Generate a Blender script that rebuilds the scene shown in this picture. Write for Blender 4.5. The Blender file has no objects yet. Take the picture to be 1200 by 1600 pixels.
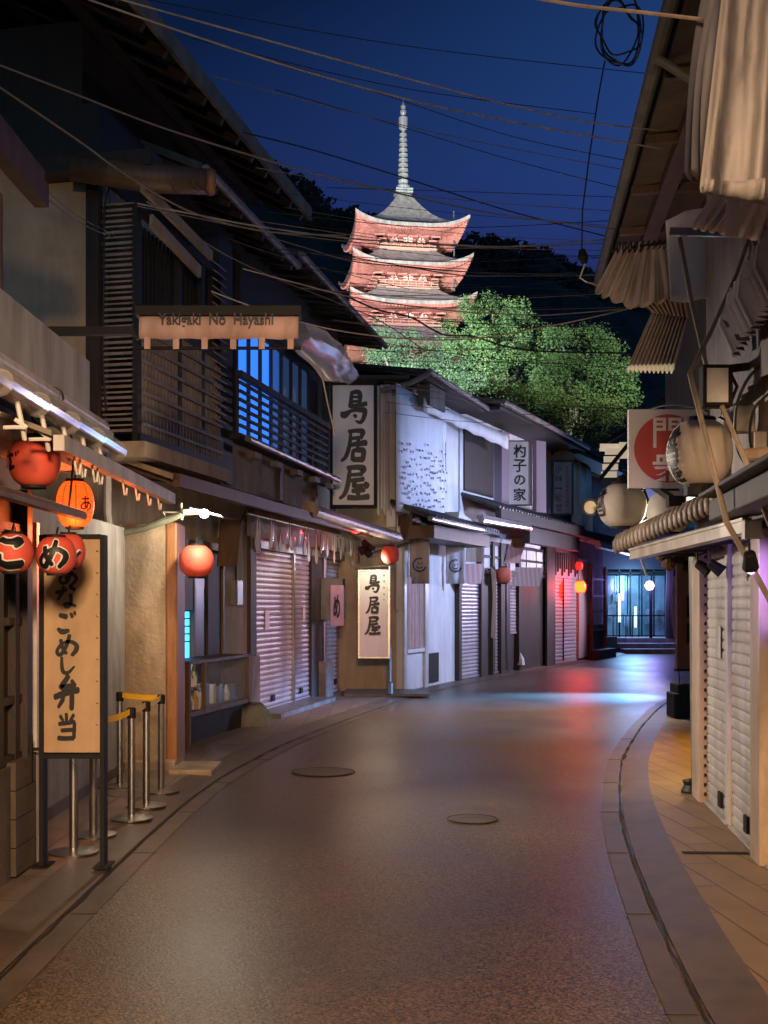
import bpy, bmesh, math, random
from mathutils import Vector, Matrix, noise
random.seed(7)
R = math.radians
SC = bpy.context.scene
COL = SC.collection
# ---------------------------------------------------------------- camera, sky, exposure
FPX, HOR, EYE = 1800.0, 945.0, 1.75
cam = bpy.data.cameras.new('camera'); camo = bpy.data.objects.new('camera', cam); COL.objects.link(camo)
camo.location = (0, 0, EYE); camo.rotation_euler = (R(90), 0, 0)
cam.sensor_width = 36; cam.lens = 36 * FPX / 1600; cam.shift_y = 145 / 1600
cam.clip_start = .05; cam.clip_end = 3000
SC.camera = camo
SC.view_settings.view_transform = 'Standard'; SC.view_settings.look = 'None'
SC.view_settings.exposure = 0.22; SC.view_settings.gamma = 1
SC.render.engine = 'CYCLES'
SC.cycles.use_denoising = True
SC.cycles.max_bounces = 5; SC.cycles.sample_clamp_indirect = 3; SC.cycles.sample_clamp_direct = 0
SC.cycles.caustics_reflective = False; SC.cycles.caustics_refractive = False
W = bpy.data.worlds.new('World'); SC.world = W; W.use_nodes = True
wn = W.node_tree
sky = wn.nodes.new('ShaderNodeTexSky'); sky.sky_type = 'NISHITA'; sky.sun_disc = False
sky.sun_elevation = R(-3.2); sky.sun_rotation = R(170); sky.altitude = 50
sky.air_density = 1.4; sky.dust_density = .3; sky.ozone_density = 5
tint = wn.nodes.new('ShaderNodeMix'); tint.data_type = 'RGBA'; tint.blend_type = 'MULTIPLY'; tint.inputs[0].default_value = 1
tint.inputs[7].default_value = (.72, 2.5, 1.5, 1)
wn.links.new(sky.outputs[0], tint.inputs[6])
bgn = wn.nodes['Background']; bgn.inputs[1].default_value = 3.5
# dusk glow low on the right, darker overhead
tcw = wn.nodes.new('ShaderNodeTexCoord'); sepw = wn.nodes.new('ShaderNodeSeparateXYZ'); maw = wn.nodes.new('ShaderNodeMath'); maw.operation = 'MULTIPLY_ADD'; maw.inputs[1].default_value = -.4
wn.links.new(tcw.outputs['Generated'], sepw.inputs[0]); wn.links.new(sepw.outputs['X'], maw.inputs[0]); wn.links.new(sepw.outputs['Z'], maw.inputs[2])
rpw = wn.nodes.new('ShaderNodeValToRGB'); e_ = rpw.color_ramp.elements; e_[0].position = .26; e_[0].color = (1.1,1.1,1.1,1); e_[1].position = .5; e_[1].color = (.2,.21,.22,1)
wn.links.new(maw.outputs[0], rpw.inputs[0])
dusk = wn.nodes.new('ShaderNodeMix'); dusk.data_type = 'RGBA'; dusk.blend_type = 'MULTIPLY'; dusk.inputs[0].default_value = 1
wn.links.new(tint.outputs[2], dusk.inputs[6]); wn.links.new(rpw.outputs[0], dusk.inputs[7]); wn.links.new(dusk.outputs[2], bgn.inputs[0])

# ---------------------------------------------------------------- helpers
def V(*a): return Vector(a)
def P(px, py, d): return Vector(((px - 600) / FPX * d, d, EYE + (HOR - py) / FPX * d))
ORG = {}
class MB:
    def __init__(s): s.v = []; s.f = []; s.m = []
    def add(s, vs, fs):
        s.mark(); o = len(s.v); s.v += [Vector(v) for v in vs]; s.f += [tuple(i + o for i in f) for f in fs]; return s
    def mark(s): s.m.append((len(s.v), len(s.f)))
    def obox(s, p, ex, ey, ez):
        p, ex, ey, ez = map(Vector, (p, ex, ey, ez))
        if ex.cross(ey).dot(ez) < 0: p = p + ex; ex = -ex
        vs = [p, p+ex, p+ex+ey, p+ey, p+ez, p+ex+ez, p+ex+ey+ez, p+ey+ez]
        return s.add(vs, [(3,2,1,0),(4,5,6,7),(0,1,5,4),(1,2,6,5),(2,3,7,6),(3,0,4,7)])
    def box(s, c, sz):
        c = Vector(c); sz = Vector(sz)
        return s.obox(c - sz/2, (sz.x,0,0), (0,sz.y,0), (0,0,sz.z))
    def beam(s, a, b, w, h, up=(0,0,1)):
        a, b = Vector(a), Vector(b); d = b - a; up = Vector(up)
        sd = d.cross(up)
        if sd.length < 1e-6: sd = d.cross(Vector((1,0,0)))
        sd.normalize(); u2 = sd.cross(d).normalized()
        return s.obox(a - sd*w/2 - u2*h/2, d, sd*w, u2*h)
    def tube(s, pts, r, n=8, cap=True):
        pts = [Vector(p) for p in pts]; rs = r if isinstance(r, (list, tuple)) else [r]*len(pts)
        s.mark(); o = len(s.v); prev = None
        for i, p in enumerate(pts):
            t = (pts[min(i+1, len(pts)-1)] - pts[max(i-1, 0)])
            if t.length < 1e-9: t = Vector((0,0,1))
            t.normalize()
            if prev is None:
                a = t.cross(Vector((0,0,1)))
                if a.length < .05: a = t.cross(Vector((1,0,0)))
            else: a = prev - t*prev.dot(t)
            a.normalize(); prev = a; b = t.cross(a)
            for k in range(n):
                an = 2*math.pi*k/n
                s.v.append(p + (a*math.cos(an) + b*math.sin(an))*rs[i])
        for i in range(len(pts)-1):
            for k in range(n):
                q = (k+1) % n
                s.f.append((o+i*n+k, o+i*n+q, o+(i+1)*n+q, o+(i+1)*n+k))
        if cap:
            s.f.append(tuple(o+k for k in range(n-1, -1, -1)))
            s.f.append(tuple(o+(len(pts)-1)*n+k for k in range(n)))
        return s
    def lathe(s, c, prof, n=24, cap=True, ax=(0,0,1)):
        c = Vector(c); ax = Vector(ax).normalized()
        a = ax.cross(Vector((0,1,0)))
        if a.length < .05: a = ax.cross(Vector((1,0,0)))
        s.mark(); a.normalize(); b = ax.cross(a); o = len(s.v)
        for r, z in prof:
            for k in range(n):
                an = 2*math.pi*k/n
                s.v.append(c + ax*z + (a*math.cos(an)+b*math.sin(an))*r)
        m = len(prof)
        for i in range(m-1):
            for k in range(n):
                q = (k+1) % n
                s.f.append((o+i*n+k, o+i*n+q, o+(i+1)*n+q, o+(i+1)*n+k))
        if cap:
            s.f.append(tuple(o+k for k in range(n-1,-1,-1))); s.f.append(tuple(o+(m-1)*n+k for k in range(n)))
        return s
    def grid(s, rows, thick=0):
        o = len(s.v); m = len(rows[0]); n = len(rows)
        for r in rows: s.v += [Vector(p) for p in r]
        for i in range(n-1):
            for j in range(m-1):
                a = o+i*m+j; s.f.append((a, a+1, a+m+1, a+m))
        return s
    def prism(s, poly, ext):
        ext = Vector(ext); poly = [Vector(p) for p in poly]; n = len(poly)
        nn = Vector((0,0,0))
        for i in range(n): nn += poly[i].cross(poly[(i+1) % n])
        if nn.dot(ext) < 0: poly = poly[::-1]
        o = len(s.v); s.v += poly + [p + ext for p in poly]
        s.f.append(tuple(o+i for i in range(n-1,-1,-1))); s.f.append(tuple(o+n+i for i in range(n)))
        for i in range(n):
            j = (i+1) % n; s.f.append((o+i, o+j, o+n+j, o+n+i))
        return s
    def fb(s, F, u0, u1, v0, v1, w0, w1):
        return s.obox(F.p(u0,v0,w0), F.p(u1,v0,w0)-F.p(u0,v0,w0), F.p(u0,v1,w0)-F.p(u0,v0,w0), V(0,0,w1-w0))
    def split(s, name, mat, parent=None, **kw):
        """one object for every piece added"""
        out = []
        for i, (v0, f0) in enumerate(s.m):
            v1, f1 = s.m[i+1] if i+1 < len(s.m) else (len(s.v), len(s.f))
            q = MB(); q.v = s.v[v0:v1]; q.f = [tuple(k-v0 for k in f) for f in s.f[f0:f1]]
            out.append(q.build(name, mat, parent, **kw))
        return out
    def build(s, name, mat, parent=None, smooth=False, solid=0, bevel=0):
        if parent is None:
            xs=[v.x for v in s.v]; ys=[v.y for v in s.v]; zs=[v.z for v in s.v]
            L = Vector(((min(xs)+max(xs))/2, (min(ys)+max(ys))/2, min(zs)))
        else: L = ORG[parent.name]
        me = bpy.data.meshes.new(name); me.from_pydata([v - L for v in s.v], [], s.f); me.update()
        if mat: me.materials.append(mat)
        if smooth: me.polygons.foreach_set('use_smooth', [True]*len(me.polygons))
        o = bpy.data.objects.new(name, me); COL.objects.link(o)
        if parent is None: o.location = L
        else: o.parent = parent
        ORG[o.name] = L
        if solid:
            m = o.modifiers.new('solid', 'SOLIDIFY'); m.thickness = solid; m.offset = 0
        if bevel:
            m = o.modifiers.new('bevel', 'BEVEL'); m.width = bevel; m.segments = 2; m.limit_method = 'ANGLE'
        return o
def tag(o, label, cat, group=None):
    o['label'] = label; o['category'] = cat
    if group: o['group'] = group
    return o
def thing(name, label, cat, loc, group=None):
    o = bpy.data.objects.new(name, None); COL.objects.link(o); o.location = Vector(loc); o.empty_display_size = .1
    ORG[o.name] = Vector(loc); return tag(o, label, cat, group)
def struct(o): o['kind'] = 'structure'; return o
def dup(root, loc, label, rz=0, sc=None, group=None):
    r = root.copy(); COL.objects.link(r); r.location = Vector(loc); r.rotation_euler = (0,0,rz)
    if sc: r.scale = (sc, sc, sc) if not isinstance(sc, tuple) else sc
    r['label'] = label
    if group: r['group'] = group
    ORG[r.name] = Vector(loc)
    for ch in list(root.children):
        c = ch.copy(); COL.objects.link(c); c.parent = r
        for g in list(ch.children):
            d = g.copy(); COL.objects.link(d); d.parent = c
    return r
class Frame:
    """vertical facade: u along it, v out towards the street, w up"""
    def __init__(s, o, d, side=1):
        s.o = Vector((o[0], o[1], 0)); s.d = Vector((d[0], d[1], 0)).normalized()
        s.n = Vector((s.d.y, -s.d.x, 0))*side
    def p(s, u, v=0, w=0): return s.o + s.d*u + s.n*v + V(0,0,w)
    def u(s, px, v=0):
        k = (px-600)/FPX; q = s.o + s.n*v
        return (k*q.y - q.x)/(s.d.x - k*s.d.y)
    def w(s, px, py, v=0):
        return EYE + (HOR-py)/FPX*s.p(s.u(px, v), v).y
    def hit(s, px, py, v=0):
        u = s.u(px, v); return s.p(u, v, EYE + (HOR-py)/FPX*s.p(u, v).y)

# ---- materials
MATS = {}
def mat(name, col, rough=.6, col2=None, scale=6, stretch=None, bump=0, bscale=40, metal=0, emit=None, es=1, spec=.5, trans=0, detail=4, coat=0, wear=.38):
    if name in MATS: return MATS[name]
    m = bpy.data.materials.new(name); m.use_nodes = True; n = m.node_tree.nodes; l = m.node_tree.links
    b = n['Principled BSDF']
    b.inputs['Base Color'].default_value = (*col, 1); b.inputs['Roughness'].default_value = rough
    b.inputs['Metallic'].default_value = metal; b.inputs['Specular IOR Level'].default_value = spec
    if trans: b.inputs['Transmission Weight'].default_value = trans
    if coat: b.inputs['Coat Weight'].default_value = coat
    tc = n.new('ShaderNodeTexCoord'); mp = n.new('ShaderNodeMapping'); l.new(tc.outputs['Object'], mp.inputs[0])
    if stretch: mp.inputs['Scale'].default_value = stretch
    if col2:
        t = n.new('ShaderNodeTexNoise'); t.inputs['Scale'].default_value = scale; t.inputs['Detail'].default_value = detail
        t.inputs['Roughness'].default_value = .65
        r = n.new('ShaderNodeValToRGB'); r.color_ramp.elements[0].position = .32; r.color_ramp.elements[1].position = .7
        r.color_ramp.elements[0].color = (*col, 1); r.color_ramp.elements[1].color = (*col2, 1)
        l.new(mp.outputs[0], t.inputs[0]); l.new(t.outputs[0], r.inputs[0])
        w = n.new('ShaderNodeTexNoise'); w.inputs['Scale'].default_value = 1.7; w.inputs['Detail'].default_value = 6; w.inputs['Roughness'].default_value = .62; w.inputs['Distortion'].default_value = .4
        wm = n.new('ShaderNodeMapping'); wm.inputs['Scale'].default_value = (2.2,2.2,.55); l.new(tc.outputs['Object'], wm.inputs[0]); l.new(wm.outputs[0], w.inputs[0])
        wr = n.new('ShaderNodeValToRGB'); wr.color_ramp.elements[0].position = .34; wr.color_ramp.elements[1].position = .62
        wr.color_ramp.elements[0].color = (1-wear,1-wear*1.05,1-wear*1.15,1); wr.color_ramp.elements[1].color = (1.04,1.04,1.04,1)
        wx = n.new('ShaderNodeMix'); wx.data_type = 'RGBA'; wx.blend_type = 'MULTIPLY'; wx.inputs[0].default_value = 1
        l.new(w.outputs[0], wr.inputs[0]); l.new(r.outputs[0], wx.inputs[6]); l.new(wr.outputs[0], wx.inputs[7]); l.new(wx.outputs[2], b.inputs['Base Color'])
        mr = n.new('ShaderNodeMapRange'); mr.inputs[3].default_value = rough*.8; mr.inputs[4].default_value = min(1, rough*1.2)
        l.new(t.outputs[0], mr.inputs[0]); l.new(mr.outputs[0], b.inputs['Roughness'])
    if bump:
        t2 = n.new('ShaderNodeTexNoise'); t2.inputs['Scale'].default_value = bscale; t2.inputs['Detail'].default_value = 4
        bp = n.new('ShaderNodeBump'); bp.inputs['Strength'].default_value = 1; bp.inputs['Distance'].default_value = bump
        l.new(mp.outputs[0], t2.inputs[0]); l.new(t2.outputs[0], bp.inputs['Height']); l.new(bp.outputs[0], b.inputs['Normal'])
    if emit:
        b.inputs['Emission Color'].default_value = (*emit, 1); b.inputs['Emission Strength'].default_value = es
    MATS[name] = m; return m
def grain(name, col, col2, rough=.6, vertical=True, bump=.002):
    return mat(name, col, rough, col2, 5, (14,14,1.2) if vertical else (3,3,30), bump, 12)
wood_dark = grain('dark wood', (.018,.011,.007), (.045,.028,.018))
wood_black = grain('blackened wood', (.008,.006,.005), (.02,.015,.012), .55)
wood_brown = grain('brown wood', (.075,.038,.018), (.15,.08,.04), .5)
wood_orange = grain('orange varnished wood', (.25,.10,.035), (.36,.16,.06), .45)
wood_red = grain('red brown wood', (.13,.035,.016), (.2,.06,.028), .6)
wood_pale = grain('pale wood', (.3,.2,.12), (.42,.3,.19), .6)
plaster_cream = mat('cream plaster', (.42,.31,.2), .85, (.5,.38,.26), 2.5, bump=.002, bscale=60, wear=.18)
plaster_old = mat('old beige plaster', (.3,.24,.18), .85, (.38,.31,.24), 1.3, bump=.003, bscale=30)
plaster_white = mat('white plaster', (.62,.61,.6), .8, (.72,.71,.7), 1.5, bump=.001, bscale=50, wear=.13)
plaster_lower = mat('worn tan plaster', (.25,.18,.12), .85, (.34,.26,.18), 3, bump=.003, bscale=30)
metal_white = mat('white painted metal', (.5,.49,.47), .4, (.62,.6,.58), 3)
metal_grey = mat('grey metal', (.22,.22,.22), .4, (.3,.3,.29), 5, metal=.6)
metal_black = mat('black metal', (.008,.008,.008), .65, (.015,.0145,.014), 8, spec=.25)
steel = mat('brushed steel', (.36,.35,.34), .32, (.46,.45,.43), 4, (30,30,1), metal=1)
concrete = mat('concrete', (.082,.06,.042), .46, (.125,.092,.066), 3, bump=.0015, bscale=90, wear=.3)
stone = mat('grey stone', (.14,.13,.12), .8, (.25,.23,.2), 7, bump=.01, bscale=14)
rooftile = mat('dark roof tile', (.035,.035,.037), .5, (.075,.073,.07), 9, bump=.004, bscale=20)
rooftile_warm = mat('weathered grey brown tile', (.13,.105,.085), .55, (.24,.2,.16), 9, bump=.004, bscale=22)
canvas = mat('pale canvas', (.19,.18,.185), .85, (.26,.245,.25), 2, bump=.003, bscale=30, wear=.2)
canvas_white = mat('white canvas', (.66,.64,.62), .75, (.74,.72,.7), 2, bump=.002, bscale=18, wear=.14)
ink = mat('black ink', (.006,.006,.008), .5)
white_ink = mat('white paint', (.75,.73,.7), .6)
rubber = mat('black cable', (.012,.011,.011), .5)
cable_tan = mat('tan rope', (.3,.24,.17), .7, (.4,.33,.25), 30)
cable_brown = mat('weathered cable', (.16,.125,.095), .6)
paper_panel = mat('cream sign panel', (.42,.28,.16), .5, (.5,.35,.21), 3, wear=.22)
sign_white = mat('white sign panel', (.66,.64,.61), .45, (.7,.68,.66), 3, wear=.12)
redpaint = mat('red paint', (.5,.05,.03), .5)
lantern_red = mat('red lantern skin', (.62,.075,.045), .65, (.7,.11,.07), 6, wear=.12)
lantern_white = mat('white lantern skin', (.52,.46,.39), .6, (.6,.53,.46), 4, wear=.15)
yellow = mat('yellow belt', (.9,.55,.02), .55, (.95,.62,.03), 20, wear=.1)
glass_dark = mat('dark glass', (.01,.012,.015), .06, spec=.8)
def clear_mat(name, col, alpha, rough=.15):
    m = mat(name, col, rough)
    m.node_tree.nodes['Principled BSDF'].inputs['Alpha'].default_value = alpha
    return m
vinyl = clear_mat('clear vinyl', (.6,.58,.58), .35, .12)
glass_clear = clear_mat('clear glass', (.5,.55,.6), .16, .04)
def emis(name, col, s): return mat(name, tuple(c*.4 for c in col), .5, emit=col, es=s)

# ---- lettering
def mesh_obj(name, verts, faces, m, parent):
    mb = MB(); mb.add(verts, faces); return mb.build(name, m, parent)
def text(name, body, height, o, ex, ez, m, parent, off=.004, bold=0.0, fit=None, warp=0):
    """font glyphs, centred on o, laid along unit vectors ex (right) and ez (up)"""
    o, ex, ez = Vector(o), Vector(ex).normalized(), Vector(ez).normalized(); nn = ex.cross(ez)
    cu = bpy.data.curves.new('glyphs', 'FONT'); cu.body = body; cu.size = 1; cu.offset = bold; cu.resolution_u = 3
    t = bpy.data.objects.new('glyphs', cu); COL.objects.link(t)
    me = bpy.data.meshes.new_from_object(t.evaluated_get(bpy.context.evaluated_depsgraph_get()))
    co = [v.co.copy() for v in me.vertices]; fs = [tuple(p.vertices) for p in me.polygons]
    bpy.data.objects.remove(t); bpy.data.curves.remove(cu); bpy.data.meshes.remove(me)
    x0=min(c.x for c in co); x1=max(c.x for c in co); y0=min(c.y for c in co); y1=max(c.y for c in co)
    k = height/(y1-y0); kx = (fit/(x1-x0)) if fit else k
    vs = []
    for c in co:
        if warp: c = c + V(noise.noise(c*2.3)*warp, noise.noise(c*2.3+V(7,1,2))*warp, 0)
        vs.append(o + ex*((c.x-(x0+x1)/2)*kx) + ez*((c.y-(y0+y1)/2)*k) + nn*off)
    return mesh_obj(name, vs, fs, m, parent)
GLYPH = {  # brush strokes: lists of (x, y, width)
 '鳥': [[(.56,1.0,.04),(.48,.93,.1)],[(.42,.95,.08),(.4,.7,.1),(.38,.5,.12)],[(.42,.93,.07),(.62,.95,.1),(.72,.88,.11),(.7,.64,.09)],[(.42,.8,.05),(.7,.8,.06)],[(.4,.67,.05),(.72,.67,.07)],
        [(.38,.52,.09),(.65,.55,.09),(.95,.6,.1)],[(.38,.38,.07),(.7,.42,.1),(.88,.38,.12),(.84,.16,.1),(.72,.04,.08),(.56,.08,.04)],[(.05,.28,.12),(.2,.27,.14),(.4,.4,.06)],[(.5,.26,.07),(.58,.2,.08)]],
 '居': [[(.3,.95,.08),(.6,.98,.09),(.84,.94,.12),(.76,.76,.09)],[(.36,.74,.07),(.8,.77,.08)],[(.38,.93,.07),(.34,.55,.1),(.22,.2,.1),(.04,.03,.06)],[(.34,.53,.08),(.66,.57,.11),(.97,.6,.13)],
        [(.66,.72,.1),(.64,.36,.09)],[(.46,.36,.08),(.46,.06,.12)],[(.46,.35,.08),(.76,.38,.12),(.86,.32,.13),(.82,.06,.12)],[(.46,.08,.11),(.84,.07,.12)]],
 '屋': [[(.28,.95,.09),(.6,.98,.11),(.84,.93,.13),(.74,.78,.08)],[(.34,.75,.07),(.78,.77,.09)],[(.36,.93,.08),(.3,.5,.11),(.2,.2,.1),(.02,.03,.06)],[(.38,.58,.08),(.84,.62,.1)],
        [(.62,.6,.08),(.48,.42,.09),(.8,.42,.09)],[(.86,.48,.12),(.97,.4,.14)],[(.44,.26,.09),(.86,.3,.1)],[(.64,.42,.1),(.64,.1,.1)],[(.3,.06,.12),(.7,.06,.1),(1.0,.1,.13)]],
 'あ': [[(.2,.78,.1),(.75,.84,.12)],[(.45,1,.1),(.42,.5,.12),(.5,.14,.1)],[(.68,.62,.1),(.5,.2,.1),(.25,.1,.1),(.14,.28,.1),(.35,.52,.1),(.7,.52,.12),(.9,.32,.12),(.76,.1,.1),(.56,0,.05)]],
 'な': [[(.06,.74,.14),(.55,.86,.12)],[(.42,1,.12),(.32,.72,.14),(.14,.4,.1)],[(.72,1.0,.16),(.92,.86,.12)],[(.72,.66,.13),(.74,.25,.14),(.56,.08,.12),(.44,.18,.1),(.6,.25,.1),(.95,.12,.1)]],
 'ご': [[(.28,.82,.16),(.6,.74,.2)],[(.2,.2,.12),(.4,.06,.2),(.7,.12,.14)],[(.8,.9,.12),(.86,.72,.12)],[(.96,.98,.1),(1.0,.84,.1)]],
 'こ': [[(.18,.92,.14),(.5,.84,.16),(.86,.9,.2),(.66,.68,.1)],[(.2,.42,.12),(.16,.2,.18),(.4,.07,.2),(.9,.12,.22)]],
 'め': [[(.26,.78,.12),(.32,.45,.14),(.5,.14,.12)],[(.64,1,.13),(.5,.5,.13),(.26,.1,.14),(.1,.2,.13),(.22,.5,.11),(.55,.7,.12),(.88,.6,.15),(.94,.34,.17),(.74,.06,.12)]],
 'し': [[(.24,1,.12),(.26,.4,.16),(.36,.1,.18),(.62,.1,.16),(.95,.46,.08)]],
 '弁': [[(.58,1,.14),(.34,.72,.14),(.3,.66,.13),(.74,.72,.1)],[(.7,.86,.1),(.84,.7,.13)],[(.04,.36,.14),(.5,.5,.16),(.98,.58,.15)],[(.4,.6,.12),(.36,.3,.13),(.18,.06,.08)],[(.7,.62,.13),(.72,.3,.15),(.7,0,.14)]],
 '当': [[(.5,1,.12),(.5,.7,.13)],[(.2,.92,.12),(.34,.74,.1)],[(.86,.96,.12),(.68,.74,.1)],[(.14,.62,.12),(.6,.66,.13),(.88,.66,.14),(.86,.1,.14)],[(.26,.38,.12),(.82,.4,.12)],[(.1,.1,.14),(.5,.08,.13),(.86,.1,.14)]],
}
def catmull(pts, k=6):
    if len(pts) == 2:
        a, b = pts; return [tuple(a[i]+(b[i]-a[i])*t/k for i in range(3)) for t in range(k+1)]
    out = []; n = len(pts)
    for i in range(n-1):
        p0, p1, p2, p3 = pts[max(i-1,0)], pts[i], pts[i+1], pts[min(i+2,n-1)]
        for j in range(k):
            t = j/k
            out.append(tuple(.5*((2*p1[q])+(-p0[q]+p2[q])*t+(2*p0[q]-5*p1[q]+4*p2[q]-p3[q])*t*t+(-p0[q]+3*p1[q]-3*p2[q]+p3[q])*t**3) for q in range(3)))
    out.append(tuple(pts[-1])); return out
def brush(name, ch, fmap, m, parent, bold=1.0, grow=0.0, lay0=0.0, rough=.012):
    """fmap(x, y, layer) -> world point; strokes lie in thin successive layers"""
    mb = MB()
    for si, st in enumerate(GLYPH[ch]):
        pts = catmull(st); lay = lay0 + si*.0004
        n = len(pts); L = []; Rr = []
        dirs = []
        for i in range(n):
            a = pts[max(i-1,0)]; b = pts[min(i+1,n-1)]; dx, dy = b[0]-a[0], b[1]-a[1]; q = math.hypot(dx, dy) or 1
            dirs.append((dx/q, dy/q))
        h0 = pts[0][2]/2*.6 + grow; h1 = pts[-1][2]/2*.6 + grow
        seq = [(pts[0][0]-dirs[0][0]*h0, pts[0][1]-dirs[0][1]*h0, pts[0][2]*.45)] + pts + [(pts[-1][0]+dirs[-1][0]*h1, pts[-1][1]+dirs[-1][1]*h1, pts[-1][2]*.35)]
        ds = [dirs[0]] + dirs + [dirs[-1]]
        rows = []
        for i, (x, y, w) in enumerate(seq):
            w = w*.5*bold + grow; jx = noise.noise(V(x*9, y*9, si*3.1))*rough
            nx, ny = -ds[i][1], ds[i][0]
            rows.append([fmap(x+nx*(w+jx), y+ny*(w+jx), lay), fmap(x, y, lay), fmap(x-nx*(w-jx), y-ny*(w-jx), lay)])
        mb.grid(rows)
    return mb.build(name, m, parent)
def flatmap(o, ex, ez, sx, sy, off=.004):
    o, ex, ez = Vector(o), Vector(ex).normalized(), Vector(ez).normalized(); nn = ex.cross(ez)
    return lambda x, y, l: o + ex*((x-.5)*sx) + ez*((y-.5)*sy) + nn*(off+l)
def ballmap(c, r, facing, s, rz=None, dz=0):
    """wraps a unit square onto a round lantern of radius r round c, centred on heading `facing` (radians, 0 = towards -y)"""
    rz = rz or r
    def f(x, y, l):
        a = (x-.5)*s/r + facing; z = (y-.5)*s + dz; sn = max(-.97, min(.97, z/rz*.939/.93))
        rr = r*1.02*(1-sn*sn)**.36 + .004 + l*2
        return Vector(c) + V(math.sin(a)*rr, -math.cos(a)*rr, z)
    return f
# ---------------------------------------------------------------- lights
def light(name, kind, loc, power, col, aim=None, size=.1, cone=90, blend=.4):
    l = bpy.data.lights.new(name, kind); l.energy = power; l.color = col
    if kind == 'SPOT': l.spot_size = R(cone); l.spot_blend = blend; l.shadow_soft_size = size
    else: l.shadow_soft_size = size
    o = bpy.data.objects.new(name, l); COL.objects.link(o); o.location = loc
    if aim is not None: o.rotation_euler = (Vector(aim)-Vector(loc)).to_track_quat('-Z', 'Y').to_euler()
    return o
FBL = V(-2.32, 15.0, .97)
warm = (1,.6,.3); soft = (1,.78,.58)
light('street_lamp_behind', 'SPOT', (.5,-3.0,4.3), 4200, warm, (.1,6.6,0), .6, 66, .9)
light('warm_fill', 'POINT', (-.2,-2.4,4.0), 760, (1,.7,.48), size=.2)  # added warm fill for the upper walls, no lamp of its own
light('wall_flood', 'POINT', P(319,812,11.42), 60, (1,.84,.62), size=.05)
light('wall_flood_beam', 'SPOT', P(322,812,11.38), 680, (1,.88,.76), (2.6,8.9,1.0), .05, 80, .8)
light('under_eave_warm', 'SPOT', (3.9,13.2,2.7), 520, (1,.52,.06), (3.5,13.2,0), .08, 110, .6)
light('pink_shop_light', 'SPOT', (4.4,16.4,2.7), 560, (1,.46,.74), (-1.4,19.5,.9), .12, 50, .7)
light('white_wall_wash', 'SPOT', (5.9,23.5,4.4), 1350, (.42,.54,1), (1.6,25.4,3.6), .2, 100, .6)
light('far_wash', 'SPOT', (7.6,31,2.7), 900, (.72,.66,1), (3.2,30,2.0), .2, 130, .5)
light('road_wash', 'SPOT', (4.3,19.0,4.6), 1500, (1,.82,.7), (2.2,18.4,0), .2, 74, .8)
light('blue_ground_light', 'SPOT', (6.0,22.6,1.5), 8000, (.12,.4,1), (3.9,21.8,.0), .1, 62, 1)
light('display_case_light', 'POINT', FBL, 2.2, (.8,.85,1), size=.03)
light('scroll_sign_lamp', 'POINT', P(590,878,20.9), 20, (1,.88,.66), size=.06)
light('purple_clip', 'SPOT', P(1178,902,7.15), 26, (.42,.25,1), P(1166,930,7.9), .03, 80, .6)
light('upper_wash', 'SPOT', (6.7,28,5.6), 330, (.75,.7,1), (2.6,28.6,4.9), .15, 120, .6)
light('purple_globe', 'POINT', P(1015,915,42.5), 130, (.4,.25,1), size=.2)
light('far_lantern', 'POINT', P(908,917,33.9), 38, (1,.08,.02), size=.16)
light('orange_lantern', 'POINT', P(116,834,7.86), 22, (1,.16,.03), size=.1)
light('glass_front', 'POINT', (9.6,44.3,2.6), 320, (.25,.55,1), size=.4)
light('corner_shop_wash', 'SPOT', (9.0,35.5,2.9), 420, (.7,.66,1), (5.4,34.8,1.3), .1, 70, .6)  # added lilac spot that brightens the far shutter, no fixture
light('red_fill', 'POINT', P(560,835,20.2), 7, (1,.05,.05), size=.03)  # added red point that tints the left shutters
light('lantern_row', 'POINT', P(1010,800,11.3), 40, (1,.85,.6), size=.1)
light('pagoda_flood', 'SPOT', (-4,48,16), 29000, (1,.82,.88), (1.2,75,25.5), .3, 36, .5)
light('tree_flood', 'SPOT', (-1,45,12), 44000, (.88,1,.82), (2,57,14.5), .3, 66, .7)
light('tree_flood_right', 'SPOT', (12,42,13), 14000, (.9,1,.66), (8,56,14), .3, 60, .7)
# ================================================================ SETTING
LD = [(-8,-1.8),(2,-1.8),(5.4,-1.8),(8.8,-1.78),(10.7,-1.73),(12.35,-1.57),(14.65,-1.22),(17.3,-.62),(19.9,.02),(22.9,.85),(26.5,2.2),(33.5,5.25),(39,7.8),(46,11)]
RD = [(-8,1.2),(3,1.27),(4.81,1.34),(5.9,1.46),(7.97,1.71),(9.7,1.98),(12.9,2.65),(16.4,3.65),(19.8,4.75),(26,7.2),(33.5,10.4),(39,12.8),(46,16)]
RE = [(-8,1.55),(3,1.6),(4.94,1.66),(5.6,1.73),(6.8,1.87),(8.25,2.06),(10.4,2.4),(12.7,2.9),(16.4,3.95),(19.8,5.05),(26,7.5),(33.5,10.7),(39,13.1),(46,16.3)]
LE = [(-8,-2.14),(8.8,-2.12),(10.7,-2.07),(12.35,-1.92),(14.65,-1.58),(17.3,-.97),(19.9,-.33),(22.9,.5),(26.5,1.86),(33.5,4.92),(39,7.45),(46,10.7)]
def lerp(tab, d):
    for (a, x), (b, y) in zip(tab, tab[1:]):
        if d <= b:
            t = (d-a)/(b-a)
            return x + (y-x)*t
    return tab[-1][1]
def smooth(tab, d): return (lerp(tab, d-.9)+2*lerp(tab, d)+lerp(tab, d+.9))/4
DS = [-8+i*.5 for i in range(109)]
def strip(fa, fb, z, n=2, za=None):
    rows = []
    for d in DS:
        a, b = fa(d), fb(d)
        rows.append([V(a+(b-a)*k/(n-1), d, (za if za is not None and k == 0 else z)) for k in range(n)])
    return MB().grid(rows)
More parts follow.
